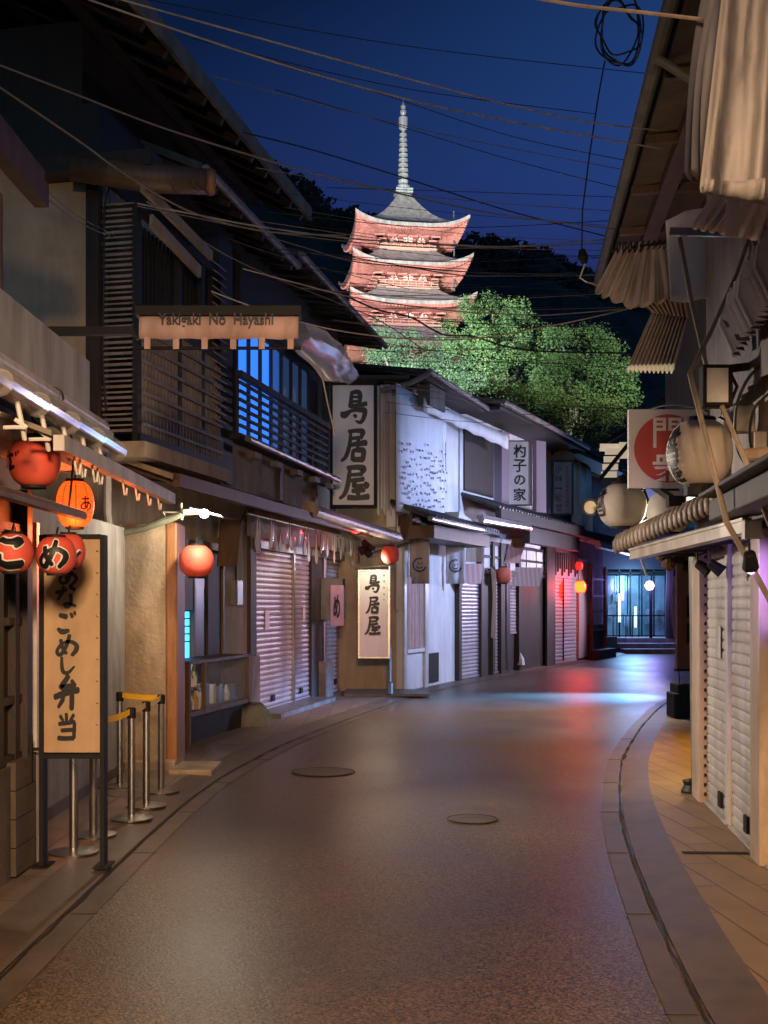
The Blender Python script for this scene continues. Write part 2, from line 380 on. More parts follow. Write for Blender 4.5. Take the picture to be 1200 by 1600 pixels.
def nodes(m): return m.node_tree.nodes, m.node_tree.links
# asphalt: speckled aggregate, slightly polished
asphalt = bpy.data.materials.new('asphalt'); asphalt.use_nodes = True; n_, l_ = nodes(asphalt); b_ = n_['Principled BSDF']
tc = n_.new('ShaderNodeTexCoord')
def tex(kind, scale, **kw):
    t = n_.new(kind); t.inputs['Scale'].default_value = scale
    for k, v in kw.items(): t.inputs[k].default_value = v
    l_.new(tc.outputs['Object'], t.inputs['Vector']); return t
fine = tex('ShaderNodeTexNoise', 58, Detail=4, Roughness=.8); big = tex('ShaderNodeTexNoise', .55, Detail=5, Roughness=.6); mid = tex('ShaderNodeTexVoronoi', 70)
r1 = n_.new('ShaderNodeValToRGB'); r1.color_ramp.elements[0].position = .3; r1.color_ramp.elements[1].position = .78
r1.color_ramp.elements[0].color = (.024,.0165,.0105,1); r1.color_ramp.elements[1].color = (.25,.182,.122,1)
cell = tex('ShaderNodeTexVoronoi', 105); sepc = n_.new('ShaderNodeSeparateColor'); l_.new(cell.outputs['Color'], sepc.inputs[0])
mixc = n_.new('ShaderNodeMath'); mixc.operation = 'MULTIPLY_ADD'; mixc.inputs[1].default_value = .46; l_.new(sepc.outputs[0], mixc.inputs[0])
hal = n_.new('ShaderNodeMath'); hal.operation = 'MULTIPLY'; hal.inputs[1].default_value = .5; l_.new(fine.outputs[0], hal.inputs[0]); l_.new(hal.outputs[0], mixc.inputs[2]); l_.new(mixc.outputs[0], r1.inputs[0])
mx = n_.new('ShaderNodeMix'); mx.data_type = 'RGBA'; mx.blend_type = 'MULTIPLY'; mx.inputs[0].default_value = 1
r2 = n_.new('ShaderNodeValToRGB'); r2.color_ramp.elements[0].position = .3; r2.color_ramp.elements[1].position = .72
r2.color_ramp.elements[0].color = (.5,.46,.42,1); r2.color_ramp.elements[1].color = (1.15,1.1,1.02,1)
l_.new(big.outputs[0], r2.inputs[0]); l_.new(r1.outputs[0], mx.inputs[6]); l_.new(r2.outputs[0], mx.inputs[7]); l_.new(mx.outputs[2], b_.inputs['Base Color'])
mr = n_.new('ShaderNodeMapRange'); mr.inputs[1].default_value = .3; mr.inputs[2].default_value = .7; mr.inputs[3].default_value = .32; mr.inputs[4].default_value = .42
l_.new(big.outputs[0], mr.inputs[0]); l_.new(mr.outputs[0], b_.inputs['Roughness'])
ad = n_.new('ShaderNodeMath'); ad.operation = 'MULTIPLY_ADD'; ad.inputs[1].default_value = .6
l_.new(mid.outputs['Distance'], ad.inputs[0]); l_.new(fine.outputs[0], ad.inputs[2])
bp = n_.new('ShaderNodeBump'); bp.inputs['Distance'].default_value = .0017; bp.inputs['Strength'].default_value = .9
l_.new(ad.outputs[0], bp.inputs['Height']); l_.new(bp.outputs[0], b_.inputs['Normal'])

def pavers(name, c1, c2, mortar, bw, bh, rot=0):
    m = bpy.data.materials.new(name); m.use_nodes = True; n, l = nodes(m); b = n['Principled BSDF']
    tc = n.new('ShaderNodeTexCoord'); mp = n.new('ShaderNodeMapping'); mp.inputs['Rotation'].default_value = (0,0,rot)
    br = n.new('ShaderNodeTexBrick'); br.inputs['Scale'].default_value = 1; br.inputs['Brick Width'].default_value = bw; br.inputs['Row Height'].default_value = bh
    br.inputs['Mortar Size'].default_value = .006; br.inputs['Color1'].default_value = (*c1,1); br.inputs['Color2'].default_value = (*c2,1); br.inputs['Mortar'].default_value = (*mortar,1)
    ns = n.new('ShaderNodeTexNoise'); ns.inputs['Scale'].default_value = 3; ns.inputs['Detail'].default_value = 6
    mx = n.new('ShaderNodeMix'); mx.data_type = 'RGBA'; mx.blend_type = 'MULTIPLY'; mx.inputs[0].default_value = .55
    l.new(tc.outputs['Object'], mp.inputs[0]); l.new(mp.outputs[0], br.inputs['Vector']); l.new(tc.outputs['Object'], ns.inputs['Vector'])
    l.new(br.outputs['Color'], mx.inputs[6]); l.new(ns.outputs[0], mx.inputs[7]); l.new(mx.outputs[2], b.inputs['Base Color'])
    bp = n.new('ShaderNodeBump'); bp.inputs['Distance'].default_value = .003; bp.invert = True
    l.new(br.outputs['Fac'], bp.inputs['Height']); l.new(bp.outputs[0], b.inputs['Normal'])
    b.inputs['Roughness'].default_value = .55
    return m
pave_left = pavers('left paving', (.26,.19,.14), (.2,.15,.115), (.1,.08,.07), .6, .3, R(90))
pave_right = pavers('right paving', (.3,.2,.12), (.24,.16,.1), (.1,.07,.05), 1.2, .24, R(84))
soil = mat('dark ground', (.03,.028,.024), .9, (.05,.045,.04), .3)

g = MB().obox((-900,-300,-.35), (1800,0,0), (0,1700,0), (0,0,.3)).build('ground', soil); struct(g)
L = lambda d: smooth(LD, d); Rr_ = lambda d: smooth(RD, d); LEd = lambda d: smooth(LE, d); REd = lambda d: smooth(RE, d)
struct(strip(lambda d: L(d)-.02, lambda d: Rr_(d)+.02, 0, 8).build('road', asphalt))
struct(strip(lambda d: L(d)+.015, lambda d: L(d)+.16, .004).build('gutter_strip', concrete))
struct(strip(lambda d: Rr_(d)-.16, lambda d: Rr_(d)-.02, .004).build('gutter_strip', concrete))
struct(strip(LEd, lambda d: L(d)-.02, .006, 2, .03).build('kerb_strip', concrete))
struct(strip(lambda d: Rr_(d)+.02, REd, .03, 2, .006).build('kerb_strip', concrete))
struct(strip(lambda d: LEd(d)-6, LEd, .03).build('pavement', pave_left))
struct(strip(REd, lambda d: REd(d)+7, .03).build('pavement', pave_right))
# the dark drain slots, ragged with dirt
slotm = mat('drain slot dirt', (.006,.005,.004), .9, (.02,.017,.013), 25)
def slot(f, w):
    rows = []
    for i in range(520):
        d = 2 + i*.08; q = max(.007, w*(.15+2.0*abs(noise.noise(V(d*1.4, w*50, 0)))-.35*abs(noise.noise(V(d*6, 2, 0))))); j = .012*noise.noise(V(d*3, 5, w))
        rows.append([V(f(d)-q+j, d, .009), V(f(d)+q+j, d, .009)])
    return MB().grid(rows)
struct(slot(L, .02).build('drain_slot', slotm)); struct(slot(Rr_, .022).build('drain_slot', slotm))
# cross joints in the concrete strips
for f, s0 in ((L, 1), (Rr_, -1)):
    mb = MB()
    for d in [3.3, 4.9, 6.5, 8.1, 9.7, 11.3, 13, 15]:
        x = f(d); mb.obox((min(x+s0*.02, x+s0*.155), d, .0045), (.135,0,0), (.02*s0,.006,0), (0,0,.002))
    struct(mb.build('gutter_joint', slotm))
def manhole(px, py, r, label):
    d = FPX*EYE/(py-HOR); c = P(px, py, d)
    t = thing('manhole_cover', label, 'manhole cover', (c.x, c.y, 0))
    MB().lathe((c.x,c.y,.004), [(r*.97,.0),(r*.97,.006),(r*.9,.008),(.01,.008)], 40).build('cover', mat('worn iron', (.07,.052,.038), .5, (.12,.09,.065), 26, metal=.15, bump=.004, bscale=30), t)
    MB().lathe((c.x,c.y,.004), [(r*1.0,.002),(r*1.0,.007),(r*1.03,.007),(r*1.03,.002)], 40, cap=False).build('rim', slotm, t)
manhole(505, 1207, .32, 'larger round iron manhole cover in the left half of the road')
manhole(738, 1281, .2, 'small round manhole cover in the middle of the road')
c = P(1115, 1340, 8.0)
tag(MB().obox((c.x-.22, 7.95, .031), (.45,-.02,0), (0,.06,0), (0,0,.006)).build('drain_grate', metal_black), 'narrow dark drain grate set across the tiled right pavement', 'drain grate')

# ---- mountain and wooded mound
RIDGE = [(-400,170),(200,215),(330,225),(410,240),(440,262),(470,275),(500,298),(530,318),(560,330),(600,340),(650,345),(700,352),(720,360),(780,373),(850,388),(900,410),(930,425),(1000,440),(1200,455),(1800,480)]
def ridge(px):
    for (a, y), (b, z) in zip(RIDGE, RIDGE[1:]):
        if px <= b: return y + (z-y)*(px-a)/(b-a)
    return 480
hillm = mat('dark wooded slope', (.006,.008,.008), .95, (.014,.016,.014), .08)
rows = []
for j in range(36):
    y = 62 + j*9; row = []
    for i in range(150):
        x = -150 + i*3.0; px = 600 + x/320*FPX
        top = EYE + (HOR-ridge(max(-400, min(1790, px))))/FPX*320
        t = min(1, max(0, (y-95)/225.0)); z = top*(t**1.3) if y <= 322 else top*(1-(y-322)/120)
        mound = 11.5*max(0, 1-((x-1)/32)**2)*max(0, min(1, (y-56)/10.0)) if y < 110 else 11.5*max(0, 1-((x-1)/32)**2)*max(0, 1-(y-110)/40)
        z = max(z, mound) + (noise.noise(V(x*.08, y*.08, 0))*4 + noise.noise(V(x*.3, y*.3, 3))*2)*(t if y > 95 else .02) - 1.5*t
        row.append(V(x, y, z-.05))
    rows.append(row)
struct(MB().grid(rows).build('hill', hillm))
def leafcloud(mb, c, rad, n, size, rng, flat=.8):
    for _ in range(n):
        q = V(rng.gauss(0,1), rng.gauss(0,1), rng.gauss(0,1)); q.normalize(); k = rng.random()**.33
        p = Vector(c) + V(q.x*rad[0], q.y*rad[1], q.z*rad[2])*k
        a = V(rng.uniform(-1,1), rng.uniform(-1,1), rng.uniform(-flat,flat)).normalized()
        b = a.cross(V(rng.uniform(-1,1), rng.uniform(-1,1), rng.uniform(-1,1))).normalized()
        s = size*rng.uniform(.6,1.4)
        o = len(mb.v); mb.v += [p - a*s, p + b*s*.55, p + a*s, p - b*s*.55]; mb.f.append((o,o+1,o+2,o+3))
rng = random.Random(3); mb = MB()
for i in range(420):
    px = rng.uniform(330, 1010); d = rng.uniform(290, 322); x = (px-600)/FPX*d
    z = EYE + (HOR-ridge(px))/FPX*320*(((d-95)/225.0)**1.3 if d < 320 else 1)*1.0
    leafcloud(mb, (x, d, z-1.0), (rng.uniform(1.2,2.6), 1.6, rng.uniform(1.2,2.6)), 26, .9, rng)
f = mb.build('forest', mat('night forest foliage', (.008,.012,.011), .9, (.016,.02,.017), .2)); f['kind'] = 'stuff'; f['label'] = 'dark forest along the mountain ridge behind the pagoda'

# ---- pagoda
PD = 75.0; PC = P(630, HOR, PD); th = R(9); ex = V(math.cos(th), math.sin(th), 0); ey = V(-math.sin(th), math.cos(th), 0)
pag = thing('pagoda', 'floodlit red five storey pagoda with upturned grey roofs and tall spire on the wooded rise', 'pagoda', (PC.x, PC.y, 11.5))
pred = mat('vermilion timber', (.44,.14,.12), .65, (.54,.19,.165), 3); proof = mat('grey bark roof', (.27,.25,.26), .85, (.38,.355,.365), 2.5, bump=.03, bscale=9)
pwhite = mat('pagoda white wall', (.75,.72,.68), .7); pdark = mat('pagoda dark slats', (.06,.035,.03), .7); psoff = mat('vermilion rafters', (.54,.2,.185), .7, (.64,.275,.25), 2)  # slats in the white bays are plain dark brown
def pp(a, b, z): return V(PC.x, PC.y, 0) + ex*a + ey*b + V(0,0,z)
zt0 = 25.35
for i in range(5):
    ze = zt0 - i*2.46; hs = 3.5 + i*.18; bw = 1.4 + i*.1; up = .66
    zt = ze + (3.2 if i == 0 else 1.42); top_r = .28 if i == 0 else bw*1.15
    def eave(s_, t_, r, z, lift):   # side s_, along -1..1
        a = t_*r; k = abs(t_)**3.8; cz = z + lift*k
        ext = 1 + .035*k
        q = [(a*ext, -r*ext), (r*ext, a*ext), (-a*ext, r*ext), (-r*ext, -a*ext)][s_]
        return pp(q[0], q[1], cz)
    mr_, ms_, me_, mw_, mrail = MB(), MB(), MB(), MB(), MB()
    N = 24
    for s_ in range(4):
        rows = []
        for k in range(9):
            f_ = k/8; r = top_r + (hs-top_r)*f_
            z = zt + (ze+.16-zt)*(1-(1-f_)**1.9) if i == 0 else zt + (ze+.16-zt)*(1-(1-f_)**1.4)
            rows.append([eave(s_, -1+2*j/N, r, z, up*f_**3) for j in range(N+1)])
        mr_.grid(rows[::-1])
        # eave edge band and underside
        mr_.grid([[eave(s_, -1+2*j/N, hs, ze+.16, up) for j in range(N+1)], [eave(s_, -1+2*j/N, hs*.995, ze-.06, up) for j in range(N+1)]])
        me_.grid([[eave(s_, -1+2*j/N, hs*.99, ze-.05, up) for j in range(N+1)], [eave(s_, -1+2*j/N, hs*.96, ze-.2, up*.95) for j in range(N+1)]])
        rows = []
        for k in range(7):
            f_ = k/6; r = hs*.96 + (bw*1.08-hs*.96)*f_
            rows.append([eave(s_, -1+2*j/N, r, ze-.2+.12*f_, up*.95*(1-f_)**2) for j in range(N+1)])
        ms_.grid(rows)
        # rafters
        for j in range(1, 34):
            t_ = -1+2*j/34
            a = eave(s_, t_, hs*.97, ze-.2, up*.95); b2 = eave(s_, t_*.8, bw*1.25, ze-.14, 0)
            ms_.beam(a, b2, .07, .09)
        # stepped bracket blocks
        for j in range(6):
            t_ = -.95+1.9*j/5
            for q in range(3):
                a = eave(s_, t_, bw*(1.03+.13*q), ze-.62+.2*q, 0); ms_.box(a, (.3+.12*q,.3+.12*q,.1))
        # wall: frame, white bays, door
        zb, zc = ze-1.3, ze-.02
        a, b2 = eave(s_, -1, bw, zb, 0), eave(s_, 1, bw, zb, 0)
        dd = (b2-a); nn = dd.normalized().cross(V(0,0,1))
        mw_.obox(a - nn*.3, dd, nn*.3, V(0,0,zc-zb))
        pb = MB()
    wallo = mw_.build('wall', pred, pag)
    wp = MB(); dk = MB()
    for s_ in range(4):
        a, b2 = eave(s_, -1, bw, zb, 0), eave(s_, 1, bw, zb, 0); dd = b2-a; nn = dd.normalized().cross(V(0,0,1))
        for q in (0, 1, 2):
            f0 = [.12, .4, .72][q]; f1 = [.28, .6, .88][q]
            if q != 1:
                wp.prism([a + dd*(f0-.02) + nn*.3 + V(0,0,.72), a + dd*(f1+.02) + nn*.3 + V(0,0,.72), a + dd*(f1-.05) + nn*.3 + V(0,0,1.12), a + dd*(f0+.05) + nn*.3 + V(0,0,1.12)], nn*.03); dk.obox(a + dd*(f0+.065) + nn*.332 + V(0,0,.74), dd*.03, nn*.02, V(0,0,.3))
            else:
                wp.obox(a + dd*f0 + nn*.3 + V(0,0,.72), dd*.085, nn*.03, V(0,0,.42)); wp.obox(a + dd*(f1-.085) + nn*.3 + V(0,0,.72), dd*.085, nn*.03, V(0,0,.42)); wp.obox(a + dd*(f0+.04) + nn*.5 + V(0,0,1.16), dd*(f1-f0-.08), nn*.03, V(0,0,.09))
        for q in range(5): mw_ = None
        # balcony
        rb = bw*1.26
        a, b2 = eave(s_, -1, rb, zb+.36, 0), eave(s_, 1, rb, zb+.36, 0)
        mrail.beam(a, b2, .1, .12); mrail.beam(a+V(0,0,.36), b2+V(0,0,.36), .06, .06); mrail.beam(a+V(0,0,.2), b2+V(0,0,.2), .05, .05)
        for q in range(9): mrail.beam(a.lerp(b2, q/8), a.lerp(b2, q/8)+V(0,0,.38), .05, .05, (1,0,0))
        mrail.obox(a.lerp(b2,.0)-V(0,0,.12), b2-a, (pp(0,0,0)-a.lerp(b2,.5)+V(0,0,a.z))*.25, V(0,0,.06))
    wp.build('white_bay', pwhite, pag); dk.build('window_slats', pdark, pag)
    mr_.build('roof', proof, pag, smooth=True); ms_.build('eave_brackets', psoff, pag); me_.build('eave_edge', pred, pag); mrail.build('balcony', mat('pale red railing', (.5,.3,.25), .7), pag)
zt = zt0 + 3.2
sp = MB(); C0 = pp(0,0,zt)
sp.obox(C0-ex*.55-ey*.55-V(0,0,.1), ex*1.1, ey*1.1, (0,0,.28)); sp.lathe(C0, [(.42,.18),(.46,.4),(.3,.6),(.34,.8),(.12,.95)], 16)
prof = [(.12,.9)]
for k in range(9):
    z = 1.05+k*.33; r = .34-k*.012; prof += [(.1,z),(r,z+.05),(r,z+.16),(.1,z+.21)]
prof += [(.1,4.05),(.28,4.2),(.3,4.9),(.12,5.05),(.2,5.2),(.2,5.35),(.06,5.45)]
sp.lathe(C0, prof, 14); sp.lathe(C0+V(0,0,5.5), [(.02,-.1),(.14,0),(.17,.14),(.1,.27),(.02,.42),(.015,.7)], 12)
sp.build('spire', mat('pale bronze spire', (.42,.44,.47), .5, (.52,.53,.55), 6, metal=.2), pag)
MB().tube([P(709,330,74), P(710,455,74)], .05).build('lightning_conductor', metal_grey, pag)

# ---- trees on the rise
def tree(name, label, base, zc, lobes, n, size, m, seed, group='floodlit trees below the pagoda'):
    rg = random.Random(seed); t = thing(name, label, 'tree', base, group)
    mb = MB(); tops = []
    top = Vector((base[0]+.2, base[1], zc)); mb.tube([Vector(base), Vector(base).lerp(top,.5)+V(.25,0,0), top], [.38,.28,.16], 10)
    cl = MB()
    for (x, y, z, rx, ry, rz) in lobes:
        c = V(x, y, z); mb.tube([Vector(base).lerp(top,.55), (Vector(base).lerp(top,.75)+c)/2+V(0,0,.3), c], [.16,.09,.03], 6)
        k = int(17*max(1, rx*rz/2.2))
        for _ in range(k):   # sub-clumps on the lobe's shell
            q = V(rg.gauss(0,1), rg.gauss(0,1), rg.gauss(0,1)); q.normalize()
            s_ = rg.uniform(.55, 1.0); cc = c + V(q.x*rx*s_, q.y*ry*s_, q.z*rz*s_); r = rg.uniform(.36,.7)
            leafcloud(cl, cc, (r*1.15, r*1.15, r*.8), n, size, rg)
    mb.build('trunk', mat('grey bark', (.09,.075,.06), .9, (.15,.13,.11), 12), t); cl.build('crown', m, t)
leafA = mat('bright broad leaves', (.07,.115,.05), .85, (.045,.085,.042), 1.2, spec=.15); leafB = mat('mid green leaves', (.055,.08,.026), .85, (.035,.06,.024), 1.2, spec=.15); leafC = mat('bluish green leaves', (.045,.08,.055), .85, (.055,.09,.06), 1.2, spec=.15)
def lob(px, py, d, rpx, rpy): c = P(px, py, d); k = d/FPX; return (c.x, c.y, c.z, rpx*k, (rpx+rpy)*.45*k, rpy*k)

tree('broadleaf_tree', 'tall bright green rounded tree right beside the pagoda', (P(765,700,58).x, 58, 5.5), 14, [lob(770,490,58,48,34), lob(728,515,57,42,45), lob(805,525,58,50,42), lob(745,570,56,62,48), lob(805,585,57,55,48), lob(848,545,59,36,38), lob(770,540,56,50,40)], 150, .062, leafA, 1)
tree('broadleaf_tree', 'wide green tree right of the tallest tree, nearest the right hand roofs', (P(890,730,55).x, 55, 5), 12, [lob(880,540,56,35,30), lob(920,545,55,40,38), lob(958,570,54,32,35), lob(890,590,55,50,45), lob(935,610,54,45,42), lob(968,610,53,22,34), lob(860,600,55,34,40)], 150, .062, leafA, 2)
tree('broadleaf_tree', 'bluish green low tree under the left side of the pagoda', (P(635,640,56).x, 56, 6), 11, [lob(640,550,58,45,30), lob(595,540,57,34,28), lob(690,565,57,40,34), lob(655,595,55,60,34), lob(720,605,55,50,34), lob(700,640,54,60,24)], 150, .062, leafC, 3)
tree('broadleaf_tree', 'shaded olive green tree low behind the middle roofs', (P(815,760,50).x, 50, 3), 9, [lob(790,640,51,50,34), lob(845,630,51,55,38), lob(900,650,50,50,34), lob(740,645,51,50,28), lob(820,670,50,80,28), lob(950,655,50,44,36)], 150, .06, leafB, 4)
# ================================================================ LEFT SIDE
FB = Frame((-3.18,12.1), (.21,1)); FE0 = Frame((-.8,22.9), (1,0)); FE = Frame((.38,22.9), (1.37,3.6)); FF = Frame((1.75,26.5), (3.1,7)); FG = Frame((4.85,33.5), (2.55,5.5))
FA = Frame((-2.35,0), (0,1))
shutm = mat('galvanised shutter', (.42,.36,.38), .38, (.52,.46,.47), 2, (1,1,4), metal=.3, wear=.2)
shut_white = mat('painted shutter', (.5,.46,.42), .42, (.58,.54,.5), 2, (1,1,4), metal=.15)
def shutter(F, u0, u1, v, w0, w1, name, m, parent, pitch=.085, depth=.017):
    """roller shutter: a sheet of rounded slats"""
    mb = MB(); n = max(2, round((w1-w0)/pitch)); rows = []
    for k in range(n):
        z = w0 + (w1-w0)*k/n; p = (w1-w0)/n
        for t, q in ((0,-.9),(.1,.0),(.22,.55),(.5,.75),(.78,.55),(.9,.0),(.98,-.9)):
            rows.append([F.p(u0, v+q*depth/1, z+t*p), F.p(u1, v+q*depth, z+t*p)])
    mb.grid(rows); mb.fb(F, u0, u1, v-.03, v+.03, w0-.05, w0); return mb.build(name, m, parent)
def tiled_roof(mb, F, u0, u1, va, wa, vb, wb, pitch=.24, r=.055, ext=0):
    """sheet + rounded tile rows from (va,wa) at the wall down to (vb,wb) at the eave"""
    mb.obox(F.p(u0,va,wa), F.p(u1,va,wa)-F.p(u0,va,wa), F.p(u0,vb,wb)-F.p(u0,va,wa), V(0,0,-.05))
    n = max(1, int((u1-u0)/pitch))
    for k in range(n+1):
        u = u0 + (u1-u0)*k/n
        mb.tube([F.p(u,va,wa+.01), F.p(u,vb+.03,wb+.01)], r, 8)

# ---- A: near shop on the left edge
A = thing('shop_building', 'dark timber shop with white upper parapet at the left edge, beside the tall lettered sign', 'building', (-3.4, 5, 0))
MB().obox((-8,-1,0), (5.6,0,0), (0,8.6,0), (0,0,3.0)).build('wall', wood_dark, A)
mb = MB()
for y in [4.4,5.2,6.0,6.6,7.05,7.35]: mb.obox((-2.4,y,.75), (.05,0,0), (0,.07,0), (0,0,1.5))
for z in (.75,1.12,1.62,2.22): mb.obox((-2.4,1,z), (.045,0,0), (0,6.6,0), (0,0,.05))
mb.obox((-2.4,7.5,.0), (.08,0,0), (0,.1,0), (0,0,2.5))
mb.build('timber_frame', wood_dark, A)
mb = MB()
for y0, y1 in ((4.5,5.17),(5.27,5.97),(6.07,6.57),(6.67,7.02)): mb.obox((-2.39,y0,1.17), (.02,0,0), (0,y1-y0,0), (0,0,1.05))
mb.build('window_panes', mat('amber dim glass', (.06,.045,.03), .25), A)
mb = MB()
for k in range(4): mb.obox((-2.4,7.2-k*.002,.05+k*.18), (.1,0,0), (0,.42,0), (0,0,.172))
mb.obox((-2.4,1,0), (.07,0,0), (0,6.19,0), (0,0,.74)); mb.build('stone_base', mat('brown stone', (.07,.052,.038), .8, (.12,.09,.065), 6, bump=.004), A)
# parapet, gutter, soffit
mb = MB(); mb.obox((-8,-1,3.0), (5.93,0,0), (0,9.1,0), (0,0,.46)); mb.build('parapet', mat('grey white cladding', (.38,.4,.42), .7, (.46,.475,.49), 2, (1,1,.3)), A)
mb = MB(); mb.tube([(-2.0,-1,3.0),(-2.0,8.15,3.0)], .06, 10); mb.obox((-2.08,-1,2.9), (.16,0,0), (0,9.18,0), (0,0,.07)); mb.obox((-2.07,8.05,2.72), (.13,0,0), (0,.14,0), (0,0,.19)); mb.build('gutter', metal_white, A)
MB().obox((-2.6,-1,2.68), (.5,0,0), (0,9.1,0), (0,0,.1)).build('soffit', metal_white, A)
mb = MB(); mb.obox((-8,-1,3.46), (5.2,0,0), (0,9.0,0), (0,0,1.12)); mb.build('upper_wall', wood_dark, A)
mb = MB(); mb.obox((-2.8,7.9,3.46), (.12,0,0), (0,.12,0), (0,0,1.12)); mb.obox((-2.66,7.9,3.46), (.03,0,0), (0,.05,0), (0,0,1.12)); mb.split('corner_post', wood_brown, A)
mb = MB(); mb.obox((-8,-1,4.58), (5.51,0,0), (0,9.1,0), (0,0,.07)); mb.build('eave_soffit', metal_white, A)
mb = MB(); mb.obox((-2.47,-1,4.56), (.1,0,0), (0,9.15,0), (0,0,.16)); mb.obox((-8,-1,4.72), (5.6,0,0), (0,9.15,0), (0,0,.1)); mb.build('eave_board', wood_brown, A)
# small pent roof over the lanterns
mb = MB(); mb.prism([(-2.36,4.2,2.47),(-1.95,4.2,2.36),(-1.95,4.2,2.31),(-2.36,4.2,2.40)], (0,3.3,0)); mb.tube([(-1.97,4.2,2.33),(-1.97,7.52,2.33)], .035, 8)
mb.build('pent_roof', wood_brown, A)
# clear rolled blind under the gutter
mb = MB()
for k in range(5): mb.tube([(-1.87,5.0+k*.62,2.84),(-1.87,5.6+k*.62,2.83)], [.065,.07], 12)
vb = thing('rolled_blind', 'rolled clear vinyl blind along the white gutter above the red lanterns', 'blind', (-1.87,5.6,2.8))
mb.build('roll', vinyl, vb); MB().tube([(-1.87,4.9,2.84),(-1.87,8.05,2.83)], .03, 8).build('core_tube', mat('silver tube', (.5,.46,.44), .35, metal=.7), vb)
mb = MB()
for k in range(7):
    y = 5.0+k*.42; mb.tube([(-1.87+.05*math.sin(a)*1.2, y, 2.72-.1*abs(math.sin(a*.5))-.03*math.cos(a)) for a in [i*.5 for i in range(10)]], .011, 6)
    mb.tube([V(-1.86,y,2.78), V(-1.84,y+.02,2.66), V(-1.84,y+.06,2.6), V(-1.86,y+.11,2.62), V(-1.86,y+.12,2.67)], .013, 6)
mb.split('hook', white_ink, vb)
# cable coil
pts = []
for i in range(130):
    a = i*.21; c = P(74, 627, 6.9); r = .088*(1+.14*math.sin(i*.37)); pts.append(c + V(math.cos(a)*r, .03*math.sin(i*.5), math.sin(a)*r*.95-.0006*i))
tag(MB().tube(pts, .006, 6).build('cable_coil', rubber), 'coil of black cable hanging from the white gutter at the left edge', 'cable')
# awning front bar with hooks
aw = thing('folding_awning', 'pinkish white awning front bar with hooks above the red lanterns at left', 'awning', (-1.75,8,2.6))
MB().obox((-1.78,6.2,2.58), (.06,0,0), (0,3.3,0), (0,0,.085)).build('front_bar', metal_white, aw)
MB().prism([(-1.79,6.2,2.66),(-2.7,6.2,3.0),(-2.7,6.2,3.03),(-1.79,6.2,2.69)], (0,3.3,0)).build('fabric', mat('grey awning cloth', (.22,.19,.16), .85, (.27,.24,.2), 4), aw)
mb = MB()
for y in (6.5,6.62,6.9,7.02,7.7,8.1,8.5,8.9): mb.tube([V(-1.75,y,2.59), V(-1.74,y,2.53), V(-1.74,y+.03,2.49), V(-1.74,y+.08,2.49), V(-1.74,y+.1,2.54)], .007, 6)
mb.split('hook', white_ink, aw)

# ---- A2: low pale wall between the timber shop and the stucco pier
A2 = thing('side_wall', 'low grey plaster wall with white pilaster behind the queue posts', 'wall', (-3,10,0))
MB().obox((-4.6,7.62,0), (1.9,0,0), (0,4.36,0), (0,0,2.55)).build('plaster', mat('grey plaster', (.33,.31,.3), .8, (.42,.4,.38), 3), A2)
mb = MB(); mb.obox((-2.42,7.7,0), (.1,0,0), (0,.06,0), (0,0,2.3)); mb.build('pilaster', metal_white, A2)
mb = MB(); mb.obox((-2.7,9.0,.03), (.02,0,0), (0,2.9,0), (0,0,.09)); mb.build('baseboard', concrete, A2)
mb = MB(); mb.obox((-2.9,11.86,.1), (.05,0,0), (0,.05,0), (0,0,2.5)); mb.obox((-2.99,11.87,.1), (.03,0,0), (0,.04,0), (0,0,2.5)); mb.split('white_trim', metal_white, A2)
dp = MB(); dp.tube([(-2.74,11.98,.1),(-2.74,11.98,2.42),(-2.78,11.98,2.5),(-2.86,11.98,2.56),(-2.88,11.98,2.7),(-2.88,11.98,3.1)], .045, 10)
tag(dp.build('downpipe', mat('grey pipe', (.3,.27,.25), .4, (.36,.33,.31), 3)), 'grey downpipe with a bend at the left edge of the stucco pier', 'pipe')

# ---- B: two storey timber building with lattice
B = thing('timber_house', 'tall dark two storey timber house with lattice bay and roller shutters on the left', 'building', (-3.2,16,0))
stucco = mat('rough stucco', (.33,.25,.165), .9, (.42,.33,.23), 3, bump=.012, bscale=26)
MB().obox((-2.79,12.1,.1), (.5,0,0), (0,.45,0), (0,0,2.5)).build('stucco_pier', stucco, B, bevel=.01)
MB().obox((-2.29,12.08,.1), (.12,0,0), (0,.5,0), (0,0,2.52)).build('corner_post', wood_orange, B, bevel=.02)
mb = MB(); mb.obox((-2.95,11.97,0), (.78,0,0), (0,.6,0), (0,0,.13)); mb.obox((-2.2,11.7,0), (.45,0,0), (0,.7,0), (0,0,.07)); mb.build('plinth', mat('tan plinth', (.3,.22,.15), .8, (.36,.28,.2), 5), B, bevel=.015)
mb = MB(); mb.fb(FB, .5, 10.2, -7, -.06, 0, 3.28); mb.build('ground_floor_core', plaster_old, B)
mb = MB(); mb.fb(FB, 0, 10.2, -7, .2, 3.28, 6.45); mb.build('upper_wall', plaster_cream, B)
mb = MB(); mb.fb(FB, -.02, 10.2, -7, .21, 6.45, 7.0); mb.fb(FB, .02, 5.4, -3.2, .0, 7.0, 7.9); mb.build('gable_boarding', wood_black, B)
mb = MB(); mb.fb(FB, -.3, .02, -7.2, .9, 6.2, 6.36); mb.fb(FB, -.1, 0, .1, .24, 3.2, 6.3); mb.fb(FB, .2, 10.1, .2, .24, 6.2, 6.4); mb.build('beam', wood_dark, B)
MB().fb(FB, -.06, -.02, -1.9, -.5, 6.1, 6.13).build('lamp_strip', metal_white, B)
